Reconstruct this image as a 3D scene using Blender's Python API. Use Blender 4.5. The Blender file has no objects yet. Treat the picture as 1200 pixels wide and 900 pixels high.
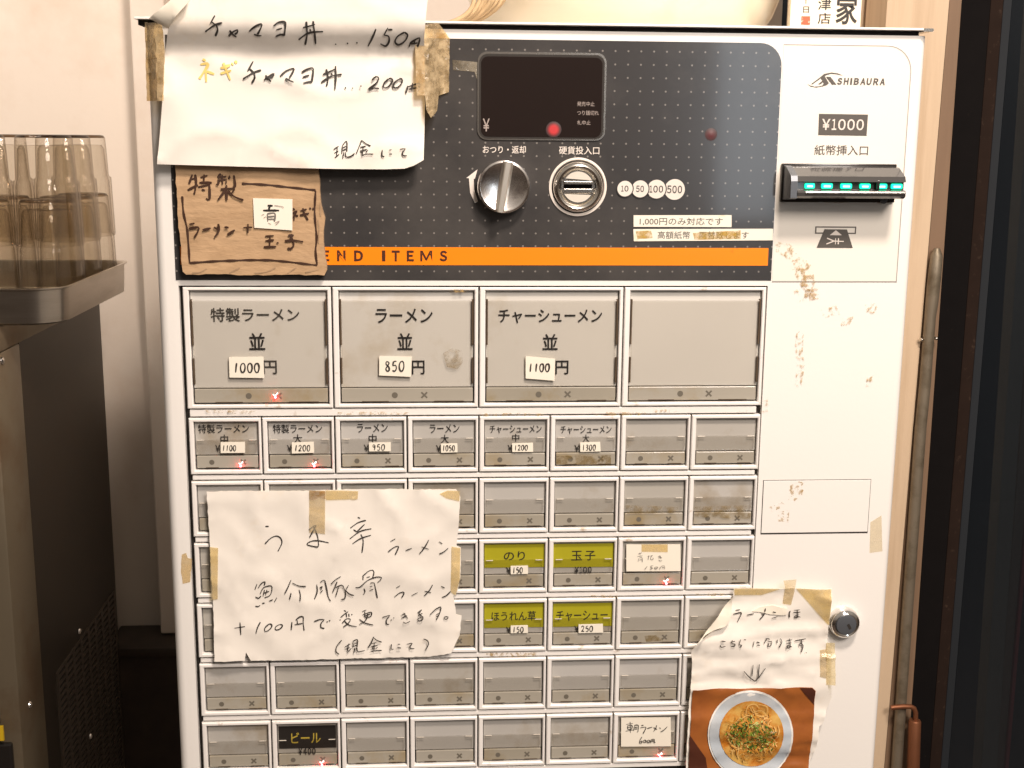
import bpy, bmesh, math, random
from mathutils import Vector, Matrix, noise
from mathutils.geometry import delaunay_2d_cdt
random.seed(7)
SC = bpy.context.scene
COL = SC.collection

# ---------------------------------------------------------------- units and camera
S = 0.053            # one small-button pitch in metres; everything below is laid out in pitches (u right, y back, v up)
Z0 = 1.33            # height of v = 0 above the floor
FPX = 1450.0         # focal length in pixels of a 1200 px wide picture
R = Matrix(((0.9977338666, -0.0083084467, -0.0667690131),
            (-0.0048901953, 0.9807677798, -0.1951170111),
            (0.0671060160, 0.1950013634, 0.9785045993)))
CC = Vector((-0.69503107, -3.81270800, -16.82529534))

def W(u, y, v):
    return Vector(((u - 4) * S, y * S, Z0 + v * S))

def P(px, py, y=0.0):
    """point (u, v) of the plane at depth y behind photo pixel (px, py)"""
    d = R.transposed() @ Vector(((px - 600) / FPX, (py - 450) / FPX, 1))
    s = (y - CC.z) / d.z
    X = CC + s * d
    return X.x + 4, -X.y

cam_d = bpy.data.cameras.new('camera')
cam = bpy.data.objects.new('camera', cam_d)
COL.objects.link(cam)
def cv(w):
    return Vector((w.x, w.z, -w.y))
rows = [R[0], R[1], R[2]]
right, up, back = cv(rows[0]), -cv(rows[1]), -cv(rows[2])
m = Matrix((right, up, back)).transposed().to_4x4()
m.translation = W(CC.x + 4, CC.z, -CC.y)
cam.matrix_world = m
cam_d.sensor_width = 36
cam_d.lens = FPX / 1200 * 36
cam_d.clip_start = 0.02
cam_d.clip_end = 200
SC.camera = cam

# ---------------------------------------------------------------- world, lamps, exposure
world = bpy.data.worlds.new('World')
SC.world = world
world.use_nodes = True
bg = world.node_tree.nodes['Background']
# dim warm surroundings: bright towards the ceiling, brown at eye level, dark below
wn = world.node_tree
wtc = wn.nodes.new('ShaderNodeTexCoord')
wsp = wn.nodes.new('ShaderNodeSeparateXYZ')
wn.links.new(wtc.outputs['Generated'], wsp.inputs[0])
wno = wn.nodes.new('ShaderNodeTexNoise')
wno.inputs['Scale'].default_value = 2.6
wno.inputs['Detail'].default_value = 3
wn.links.new(wtc.outputs['Generated'], wno.inputs['Vector'])
wma = wn.nodes.new('ShaderNodeMath')
wma.operation = 'MULTIPLY_ADD'
wma.inputs[1].default_value = 0.55
wn.links.new(wno.outputs[0], wma.inputs[0])
wn.links.new(wsp.outputs[2], wma.inputs[2])
wrp = wn.nodes.new('ShaderNodeValToRGB')
wn.links.new(wma.outputs[0], wrp.inputs[0])
el = wrp.color_ramp.elements
el[0].position, el[0].color = 0.0, (0.10, 0.07, 0.05, 1)
el[1].position, el[1].color = 1.0, (1.0, 0.87, 0.74, 1)
for p_, c_ in ((0.30, (0.24, 0.175, 0.13, 1)), (0.46, (0.55, 0.44, 0.35, 1))):
    e_ = el.new(p_); e_.color = c_
wn.links.new(wrp.outputs[0], bg.inputs[0])
bg.inputs[1].default_value = 0.36

def area(name, loc, target, size, power, col):
    d = bpy.data.lights.new(name, 'AREA')
    d.shape = 'RECTANGLE'
    d.size, d.size_y = size
    d.energy = power
    d.color = col
    o = bpy.data.objects.new(name, d)
    COL.objects.link(o)
    o.location = loc
    o.rotation_euler = (Vector(target) - Vector(loc)).to_track_quat('-Z', 'Y').to_euler()
    return o
area('ceiling_lamp', (0.34, -0.80, 2.60), (0.05, 0, 1.35), (0.24, 0.18), 25, (1.0, 0.85, 0.735))
area('front_fill', (0.80, -1.7, 2.6), (0, 0, 1.3), (0.7, 0.6), 37, (1.0, 0.875, 0.785))  # large soft fill added for general ambient light
area('left_wall_fill', (-0.80, 0.50, 2.40), (-0.80, 0.98, 1.62), (0.5, 0.12), 8.0, (1.0, 0.89, 0.79))  # added to keep the upper left wall bright
area('window_strip', (0.62, -1.6, 1.72), (0.0, 0.2, 1.5), (0.16, 0.7), 1.5, (0.82, 0.92, 1.0))

SC.view_settings.view_transform = 'Standard'
SC.view_settings.look = 'None'
SC.view_settings.exposure = 0.10
SC.view_settings.gamma = 1.0
SC.render.engine = 'CYCLES'
SC.cycles.use_denoising = True
SC.cycles.max_bounces = 10
SC.cycles.transparent_max_bounces = 48
SC.cycles.transmission_bounces = 12

# ---------------------------------------------------------------- materials
MATS = {}
def mat(name, col, rough=0.5, metal=0.0, spots=None, var=0.06, vscale=40, bump=0.0, bscale=200, coat=0.0, stretch=(1, 1, 1), each=0.0):
    """principled with a soft procedural colour variation, optional stain colour and bump"""
    m = bpy.data.materials.new(name)
    m.use_nodes = True
    nt = m.node_tree
    b = nt.nodes['Principled BSDF']
    tc = nt.nodes.new('ShaderNodeTexCoord')
    mp = nt.nodes.new('ShaderNodeMapping')
    mp.inputs['Scale'].default_value = stretch
    src = tc.outputs['Object']
    if each:
        oi = nt.nodes.new('ShaderNodeObjectInfo')
        sc_ = nt.nodes.new('ShaderNodeMath'); sc_.operation = 'MULTIPLY'; sc_.inputs[1].default_value = 37.0
        nt.links.new(oi.outputs['Random'], sc_.inputs[0])
        ad = nt.nodes.new('ShaderNodeVectorMath'); ad.operation = 'ADD'
        nt.links.new(src, ad.inputs[0]); nt.links.new(sc_.outputs[0], ad.inputs[1])
        src = ad.outputs[0]
    nt.links.new(src, mp.inputs[0])
    n = nt.nodes.new('ShaderNodeTexNoise')
    n.inputs['Scale'].default_value = vscale
    n.inputs['Detail'].default_value = 5
    nt.links.new(mp.outputs[0], n.inputs['Vector'])
    mx = nt.nodes.new('ShaderNodeMix')
    mx.data_type = 'RGBA'
    mx.inputs[6].default_value = tuple(c * (1 - var) for c in col) + (1,)
    mx.inputs[7].default_value = tuple(min(1, c * (1 + var)) for c in col) + (1,)
    nt.links.new(n.outputs[0], mx.inputs[0])
    out = mx.outputs[2]
    if spots:
        scol, sscale, lo, hi = spots
        n2 = nt.nodes.new('ShaderNodeTexNoise')
        n2.inputs['Scale'].default_value = sscale
        n2.inputs['Detail'].default_value = 8
        n2.inputs['Roughness'].default_value = 0.65
        nt.links.new(mp.outputs[0], n2.inputs['Vector'])
        rp = nt.nodes.new('ShaderNodeMapRange')
        rp.inputs[1].default_value = lo
        rp.inputs[2].default_value = hi
        nt.links.new(n2.outputs[0], rp.inputs[0])
        m2 = nt.nodes.new('ShaderNodeMix')
        m2.data_type = 'RGBA'
        m2.inputs[7].default_value = scol + (1,)
        nt.links.new(out, m2.inputs[6])
        nt.links.new(rp.outputs[0], m2.inputs[0])
        out = m2.outputs[2]
    if each:
        m3 = nt.nodes.new('ShaderNodeMix'); m3.data_type = 'RGBA'; m3.blend_type = 'MULTIPLY'; m3.inputs[0].default_value = 1.0
        cr_ = nt.nodes.new('ShaderNodeMix'); cr_.data_type = 'RGBA'
        cr_.inputs[6].default_value = (1 - each * 1.1, 1 - each * 1.3, 1 - each * 1.8, 1)
        cr_.inputs[7].default_value = (1 + each * 0.5, 1 + each * 0.5, 1 + each * 0.5, 1)
        nt.links.new(oi.outputs['Random'], cr_.inputs[0])
        nt.links.new(out, m3.inputs[6]); nt.links.new(cr_.outputs[2], m3.inputs[7])
        out = m3.outputs[2]
    nt.links.new(out, b.inputs['Base Color'])
    b.inputs['Roughness'].default_value = rough
    b.inputs['Metallic'].default_value = metal
    b.inputs['Coat Weight'].default_value = coat
    b.inputs['Coat Roughness'].default_value = 0.08
    if bump:
        n3 = nt.nodes.new('ShaderNodeTexNoise')
        n3.inputs['Scale'].default_value = bscale
        n3.inputs['Detail'].default_value = 4
        nt.links.new(mp.outputs[0], n3.inputs['Vector'])
        bp = nt.nodes.new('ShaderNodeBump')
        bp.inputs['Strength'].default_value = bump
        bp.inputs['Distance'].default_value = 0.002
        nt.links.new(n3.outputs[0], bp.inputs['Height'])
        nt.links.new(bp.outputs[0], b.inputs['Normal'])
    MATS[name] = m
    return m

def emit(name, col, strength):
    m = bpy.data.materials.new(name)
    m.use_nodes = True
    b = m.node_tree.nodes['Principled BSDF']
    b.inputs['Base Color'].default_value = (0.02, 0.02, 0.02, 1)
    b.inputs['Emission Color'].default_value = col + (1,)
    b.inputs['Emission Strength'].default_value = strength
    MATS[name] = m
    return m

def sheer(name, tint, opac_col, opac, rough=0.1, nscale=0, lo=0.4, hi=0.6, ior=1.45, crinkle=0.0):
    """thin clear film: tinted see-through + gloss, plus an optional noisy opaque layer"""
    m = bpy.data.materials.new(name)
    m.use_nodes = True
    nt = m.node_tree
    for x in list(nt.nodes):
        if x.type != 'OUTPUT_MATERIAL':
            nt.nodes.remove(x)
    o = nt.nodes['Material Output']
    tr = nt.nodes.new('ShaderNodeBsdfTransparent')
    tr.inputs[0].default_value = tint + (1,)
    gl = nt.nodes.new('ShaderNodeBsdfGlossy')
    gl.inputs['Roughness'].default_value = rough
    mx = nt.nodes.new('ShaderNodeMixShader')
    if ior > 1:
        lw = nt.nodes.new('ShaderNodeLayerWeight')
        lw.inputs[0].default_value = 0.12
        mm_ = nt.nodes.new('ShaderNodeMath')
        mm_.operation = 'MULTIPLY_ADD'
        mm_.inputs[1].default_value = 0.7
        mm_.inputs[2].default_value = 0.035
        nt.links.new(lw.outputs['Facing'], mm_.inputs[0])
        nt.links.new(mm_.outputs[0], mx.inputs[0])
    else:
        mx.inputs[0].default_value = 0.0
    if crinkle:
        tcb = nt.nodes.new('ShaderNodeTexCoord')
        nb2 = nt.nodes.new('ShaderNodeTexNoise')
        nb2.inputs['Scale'].default_value = 170
        nb2.inputs['Detail'].default_value = 5
        nt.links.new(tcb.outputs['Object'], nb2.inputs['Vector'])
        bpn = nt.nodes.new('ShaderNodeBump')
        bpn.inputs['Strength'].default_value = crinkle
        bpn.inputs['Distance'].default_value = 0.002
        nt.links.new(nb2.outputs[0], bpn.inputs['Height'])
        nt.links.new(bpn.outputs[0], gl.inputs['Normal'])
    nt.links.new(tr.outputs[0], mx.inputs[1])
    nt.links.new(gl.outputs[0], mx.inputs[2])
    last = mx
    if opac > 0:
        df = nt.nodes.new('ShaderNodeBsdfDiffuse')
        df.inputs[0].default_value = opac_col + (1,)
        m2 = nt.nodes.new('ShaderNodeMixShader')
        nt.links.new(mx.outputs[0], m2.inputs[1])
        nt.links.new(df.outputs[0], m2.inputs[2])
        if nscale:
            tc = nt.nodes.new('ShaderNodeTexCoord')
            n = nt.nodes.new('ShaderNodeTexNoise')
            n.inputs['Scale'].default_value = nscale
            n.inputs['Detail'].default_value = 8
            n.inputs['Roughness'].default_value = 0.65
            nt.links.new(tc.outputs['Object'], n.inputs['Vector'])
            rp = nt.nodes.new('ShaderNodeMapRange')
            rp.inputs[1].default_value = lo
            rp.inputs[2].default_value = hi
            rp.inputs[4].default_value = opac
            nt.links.new(n.outputs[0], rp.inputs[0])
            nt.links.new(rp.outputs[0], m2.inputs[0])
        else:
            m2.inputs[0].default_value = opac
        last = m2
    nt.links.new(last.outputs[0], o.inputs[0])
    MATS[name] = m
    return m

def glass(name, col, rough=0.0):
    m = bpy.data.materials.new(name)
    m.use_nodes = True
    b = m.node_tree.nodes['Principled BSDF']
    b.inputs['Base Color'].default_value = col + (1,)
    b.inputs['Roughness'].default_value = rough
    b.inputs['Transmission Weight'].default_value = 1
    b.inputs['IOR'].default_value = 1.48
    MATS[name] = m
    return m

BROWN = (0.30, 0.19, 0.09)
mat('white_enamel', (0.80, 0.775, 0.735), 0.32, spots=((0.62, 0.47, 0.30), 26, 0.68, 0.78), var=0.03, vscale=9, coat=0.25, bump=0.03, bscale=300)
mat('white_plastic', (0.79, 0.765, 0.735), 0.35, spots=((0.40, 0.28, 0.17), 55, 0.64, 0.76), var=0.04, vscale=30, each=0.02)
mat('cream_sheet', (0.78, 0.74, 0.665), 0.34, spots=((0.62, 0.45, 0.24), 22, 0.69, 0.8), var=0.02, vscale=14)
mat('grey_card', (0.43, 0.415, 0.39), 0.5, spots=((0.27, 0.21, 0.13), 16, 0.52, 0.78), var=0.10, vscale=10, each=0.10)
mat('pale_card', (0.62, 0.60, 0.56), 0.5, spots=((0.42, 0.34, 0.22), 11, 0.56, 0.82), var=0.06, vscale=9, each=0.05)
mat('strip_plastic', (0.35, 0.325, 0.275), 0.3, spots=((0.27, 0.19, 0.07), 14, 0.52, 0.78), var=0.12, vscale=12, coat=0.3, each=0.10)
mat('grime', (0.075, 0.048, 0.026), 0.6, var=0.4, vscale=120)
mat('yellow_card', (0.36, 0.33, 0.012), 0.45, var=0.08, vscale=25)
mat('black_card', (0.018, 0.015, 0.013), 0.4)
mat('ochre_print', (0.40, 0.30, 0.04), 0.5)
mat('black_print', (0.016, 0.014, 0.013), 0.5)
mat('grey_print', (0.085, 0.075, 0.065), 0.5)
mat('strip_print', (0.13, 0.115, 0.09), 0.5)
mat('faded_print', (0.05, 0.045, 0.038), 0.5)
mat('white_print', (0.70, 0.64, 0.58), 0.5)
mat('dim_print', (0.36, 0.30, 0.27), 0.5)
mat('sticker_paper', (0.80, 0.75, 0.64), 0.6, spots=((0.70, 0.52, 0.26), 60, 0.62, 0.75), var=0.03)
mat('paper', (0.79, 0.745, 0.675), 0.75, spots=((0.72, 0.58, 0.40), 14, 0.58, 0.85), var=0.05, vscale=18, bump=0.12, bscale=45)
mat('paper_back', (0.79, 0.735, 0.62), 0.75, var=0.05, vscale=30)
mat('ink', (0.030, 0.025, 0.021), 0.6, var=0.5, vscale=150)
mat('grey_ink', (0.16, 0.145, 0.13), 0.6)
mat('yellow_ink', (0.80, 0.62, 0.20), 0.6, var=0.2, vscale=200)
mat('marker', (0.045, 0.018, 0.008), 0.5)
mat('cardboard', (0.45, 0.295, 0.165), 0.8, spots=((0.31, 0.19, 0.095), 35, 0.48, 0.75), var=0.14, vscale=110, bump=0.4, bscale=150, stretch=(0.6, 1, 1.6))
mat('cardboard_edge', (0.36, 0.24, 0.14), 0.85, var=0.25, vscale=120, bump=0.4, bscale=200)
mat('orange_sheet', (0.90, 0.235, 0.004), 0.35, spots=((0.55, 0.13, 0.01), 40, 0.64, 0.75), var=0.03, coat=0.2)
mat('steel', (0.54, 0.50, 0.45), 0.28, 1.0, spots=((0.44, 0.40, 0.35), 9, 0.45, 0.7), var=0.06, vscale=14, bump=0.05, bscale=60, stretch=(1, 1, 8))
mat('chrome', (0.80, 0.78, 0.75), 0.09, 1.0, var=0.03)
mat('satin_chrome', (0.66, 0.63, 0.58), 0.22, 1.0, var=0.05)
mat('bright_metal', (0.86, 0.81, 0.72), 0.33, 0.85, var=0.05)
mat('knob_metal', (0.84, 0.81, 0.78), 0.24, 1.0, spots=((0.45, 0.40, 0.38), 60, 0.5, 0.7), var=0.08, vscale=50)
mat('pale_metal', (0.80, 0.74, 0.64), 0.42, 0.55, var=0.05)
mat('dark_metal', (0.13, 0.14, 0.155), 0.4, 0.5)
mat('black_plastic', (0.016, 0.014, 0.013), 0.22, coat=0.3)
mat('dark_gap', (0.02, 0.016, 0.013), 0.8)
mat('slot_black', (0.002, 0.002, 0.002), 1.0)
MATS['slot_black'].node_tree.nodes['Principled BSDF'].inputs['Specular IOR Level'].default_value = 0.0
mat('smoke_plastic', (0.05, 0.048, 0.046), 0.12, coat=0.6)
mat('display_smoke', (0.016, 0.011, 0.010), 0.10, coat=0.3)
mat('acrylic_edge', (0.62, 0.57, 0.49), 0.25)
mat('seam_grey', (0.34, 0.32, 0.30), 0.5)
mat('wall_paint', (0.70, 0.615, 0.53), 0.8, spots=((0.60, 0.48, 0.38), 5, 0.5, 0.8), var=0.04, vscale=4, bump=0.1, bscale=90)
mat('floor_tile', (0.10, 0.075, 0.06), 0.6, var=0.2, vscale=8)
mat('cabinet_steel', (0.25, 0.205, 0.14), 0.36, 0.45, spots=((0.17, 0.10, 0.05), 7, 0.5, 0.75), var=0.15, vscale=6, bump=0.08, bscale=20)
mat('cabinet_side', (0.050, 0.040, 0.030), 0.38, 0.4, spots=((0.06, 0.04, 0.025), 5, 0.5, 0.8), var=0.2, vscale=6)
mat('grille_bar', (0.095, 0.075, 0.058), 0.45, 0.3, var=0.2)
mat('dark_brown', (0.035, 0.024, 0.017), 0.6, spots=((0.07, 0.045, 0.03), 8, 0.5, 0.8), var=0.3, vscale=9)
mat('added_upright_brown', (0.20, 0.125, 0.085), 0.7, spots=((0.12, 0.075, 0.05), 8, 0.5, 0.8), var=0.2, vscale=8)
mat('label_yellow', (0.85, 0.55, 0.02), 0.5)
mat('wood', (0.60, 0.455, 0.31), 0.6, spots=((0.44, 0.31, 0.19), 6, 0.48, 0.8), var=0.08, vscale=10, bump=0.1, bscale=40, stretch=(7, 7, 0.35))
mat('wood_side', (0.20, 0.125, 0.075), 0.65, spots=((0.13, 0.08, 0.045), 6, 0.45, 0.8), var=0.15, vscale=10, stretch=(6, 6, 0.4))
mat('old_alloy', (0.25, 0.21, 0.155), 0.5, 0.6, spots=((0.13, 0.10, 0.06), 30, 0.48, 0.7), var=0.2, vscale=25)
mat('copper', (0.24, 0.095, 0.045), 0.5, 0.7, spots=((0.16, 0.055, 0.025), 20, 0.5, 0.75), var=0.2)
mat('door_black', (0.004, 0.003, 0.003), 0.9, spots=((0.03, 0.022, 0.016), 90, 0.66, 0.78), var=0.3)
mat('gasket', (0.018, 0.010, 0.007), 0.9, spots=((0.06, 0.04, 0.028), 120, 0.60, 0.75), var=0.3)
for n_ in ('door_black', 'gasket'): MATS[n_].node_tree.nodes['Principled BSDF'].inputs['Specular IOR Level'].default_value = 0.15
mat('night', (0.007, 0.010, 0.014), 0.8, var=0.3, vscale=3)
mat('added_tan_post', (0.20, 0.155, 0.105), 0.6, var=0.15, vscale=6)
mat('outside_red', (0.35, 0.06, 0.05), 0.6)
mat('bowl_glaze', (0.80, 0.72, 0.56), 0.3, spots=((0.66, 0.52, 0.34), 8, 0.55, 0.85), var=0.03, coat=0.3)
mat('straw', (0.44, 0.31, 0.17), 0.75, var=0.25, vscale=60)
mat('plaque_wood', (0.80, 0.71, 0.56), 0.55, var=0.04, vscale=8, stretch=(6, 6, 0.5))
mat('seal_red', (0.70, 0.09, 0.035), 0.5, spots=((0.8, 0.6, 0.5), 130, 0.56, 0.62))
mat('table_brown', (0.33, 0.105, 0.022), 0.4, spots=((0.18, 0.045, 0.012), 16, 0.5, 0.8), var=0.18, vscale=12)
mat('table_dark', (0.07, 0.02, 0.01), 0.4, var=0.3)
mat('photo_bowl', (0.52, 0.55, 0.57), 0.4, spots=((0.36, 0.43, 0.50), 14, 0.42, 0.68), var=0.05)
mat('photo_rim', (0.72, 0.70, 0.66), 0.4)
mat('photo_broth', (0.46, 0.155, 0.014), 0.4, spots=((0.60, 0.36, 0.09), 75, 0.42, 0.62), var=0.25, vscale=70)
mat('photo_noodle', (0.55, 0.25, 0.035), 0.4, var=0.15, vscale=150)
mat('photo_noodle_pale', (0.70, 0.43, 0.14), 0.4, var=0.15, vscale=150)
mat('photo_onion', (0.14, 0.23, 0.02), 0.4, var=0.3, vscale=250)
mat('photo_onion_dark', (0.035, 0.085, 0.012), 0.4, var=0.3, vscale=250)
mat('photo_onion_pale', (0.46, 0.50, 0.16), 0.4, var=0.3, vscale=250)
sheer('acrylic', (0.985, 0.98, 0.97), (0.3, 0.27, 0.22), 0.0, 0.06, ior=1.45)
sheer('pane_glass', (0.62, 0.68, 0.75), (0.02, 0.025, 0.03), 0.25, 0.02, ior=1.5)
sheer('old_tape', (0.92, 0.80, 0.58), (0.66, 0.54, 0.35), 0.60, 0.22, 130, 0.28, 0.66, crinkle=0.8)
sheer('yellow_tape', (0.985, 0.93, 0.78), (0.80, 0.70, 0.50), 0.34, 0.2, 70, 0.32, 0.72, crinkle=0.6)
sheer('clear_tape', (0.96, 0.91, 0.80), (0.78, 0.70, 0.55), 0.40, 0.12, 60, 0.35, 0.75, crinkle=0.6)
sheer('stain', (1, 1, 1), (0.52, 0.36, 0.16), 0.60, 0.9, 300, 0.50, 0.70, ior=1.0)
sheer('yellow_stain', (1, 1, 1), (0.55, 0.36, 0.08), 0.6, 0.9, 130, 0.36, 0.66, ior=1.0)
sheer('soft_stain', (1, 1, 1), (0.25, 0.17, 0.06), 0.50, 0.9, 130, 0.42, 0.72, ior=1.0)
def tinted_wall(name, face_col, edge_col):
    m = bpy.data.materials.new(name)
    m.use_nodes = True
    nt = m.node_tree
    nt.nodes.remove(nt.nodes['Principled BSDF'])
    lw = nt.nodes.new('ShaderNodeLayerWeight')
    lw.inputs[0].default_value = 0.5
    pw = nt.nodes.new('ShaderNodeMath'); pw.operation = 'POWER'; pw.inputs[1].default_value = 3.5
    nt.links.new(lw.outputs['Facing'], pw.inputs[0])
    mc = nt.nodes.new('ShaderNodeMix'); mc.data_type = 'RGBA'
    mc.inputs[6].default_value = face_col + (1,); mc.inputs[7].default_value = edge_col + (1,)
    nt.links.new(pw.outputs[0], mc.inputs[0])
    tr = nt.nodes.new('ShaderNodeBsdfTransparent'); nt.links.new(mc.outputs[2], tr.inputs[0])
    gl = nt.nodes.new('ShaderNodeBsdfGlossy'); gl.inputs['Roughness'].default_value = 0.025
    ml = nt.nodes.new('ShaderNodeMath'); ml.operation = 'MULTIPLY_ADD'; ml.inputs[1].default_value = 0.5; ml.inputs[2].default_value = 0.03
    nt.links.new(pw.outputs[0], ml.inputs[0])
    mx = nt.nodes.new('ShaderNodeMixShader')
    nt.links.new(ml.outputs[0], mx.inputs[0]); nt.links.new(tr.outputs[0], mx.inputs[1]); nt.links.new(gl.outputs[0], mx.inputs[2])
    nt.links.new(mx.outputs[0], nt.nodes['Material Output'].inputs[0])
    MATS[name] = m
tinted_wall('smoked_glass', (0.945, 0.930, 0.902), (0.46, 0.39, 0.31))
tinted_wall('smoked_base', (0.42, 0.34, 0.26), (0.10, 0.07, 0.045))
emit('green_led', (0.0, 0.80, 0.38), 2.4)
emit('green_core', (0.45, 1.0, 0.80), 2.6)
emit('red_led', (0.80, 0.006, 0.008), 0.65)
for k_, e_ in enumerate((0.03, 0.08, 0.18, 0.36, 0.62, 0.85)): emit('red_ring_%d' % k_, (0.85, 0.008, 0.012), e_)
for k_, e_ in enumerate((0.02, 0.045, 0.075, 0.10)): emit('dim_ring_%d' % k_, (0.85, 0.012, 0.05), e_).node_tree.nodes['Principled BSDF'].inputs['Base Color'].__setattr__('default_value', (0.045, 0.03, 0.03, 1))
emit('red_glow', (1.0, 0.03, 0.04), 75)
emit('red_core', (1.0, 0.75, 0.68), 2.5)
emit('red_dim', (0.30, 0.004, 0.012), 0.30)

def header_material():
    """charcoal printed sheet with a lattice of tiny pale dots"""
    m = mat('charcoal_sheet', (0.040, 0.038, 0.038), 0.22, spots=((0.085, 0.078, 0.072), 7, 0.45, 0.8), var=0.12, vscale=8, coat=0.5)
    nt = m.node_tree
    b = nt.nodes['Principled BSDF']
    src = b.inputs['Base Color'].links[0].from_socket
    tc = nt.nodes.new('ShaderNodeTexCoord')
    sp = nt.nodes.new('ShaderNodeSeparateXYZ')
    nt.links.new(tc.outputs['Object'], sp.inputs[0])
    def M(op, a, b2=None):
        n = nt.nodes.new('ShaderNodeMath')
        n.operation = op
        for i, x in enumerate((a, b2)):
            if x is None: continue
            if isinstance(x, (int, float)): n.inputs[i].default_value = x
            else: nt.links.new(x, n.inputs[i])
        return n.outputs[0]
    p = 0.1722 * S
    def cell(s):
        f = M('FRACT', M('DIVIDE', M('ADD', s, 10 * p), p))
        return M('MULTIPLY', M('SUBTRACT', f, 0.5), p)
    dx, dz = cell(sp.outputs[0]), cell(sp.outputs[2])
    d = M('SQRT', M('ADD', M('MULTIPLY', dx, dx), M('MULTIPLY', dz, dz)))
    k = M('LESS_THAN', d, 0.0125 * S)
    mx = nt.nodes.new('ShaderNodeMix')
    mx.data_type = 'RGBA'
    mx.inputs[7].default_value = (0.20, 0.185, 0.17, 1)
    nt.links.new(k, mx.inputs[0])
    nt.links.new(src, mx.inputs[6])
    nt.links.new(mx.outputs[2], b.inputs['Base Color'])
header_material()

# ---------------------------------------------------------------- mesh helpers
def smoothstep(a, b, x):
    t = max(0.0, min(1.0, (x - a) / (b - a)))
    return t * t * (3 - 2 * t)

def cr(pts, step=1.6):
    """Catmull-Rom through pts"""
    if len(pts) == 2:
        a, b = pts
        n = max(2, int(math.dist(a, b) / step / 2))
        return [(a[0] + (b[0] - a[0]) * i / n, a[1] + (b[1] - a[1]) * i / n) for i in range(n + 1)]
    out = []
    q = [pts[0]] + list(pts) + [pts[-1]]
    for i in range(1, len(q) - 2):
        p0, p1, p2, p3 = q[i - 1:i + 3]
        n = max(2, int(math.dist(p1, p2) / step))
        for k in range(n):
            t = k / n
            out.append(tuple(0.5 * (2 * p1[c] + (p2[c] - p0[c]) * t + (2 * p0[c] - 5 * p1[c] + 4 * p2[c] - p3[c]) * t * t
                                    + (3 * p1[c] - p0[c] - 3 * p2[c] + p3[c]) * t ** 3) for c in (0, 1)))
    out.append(tuple(pts[-1]))
    return out

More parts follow.
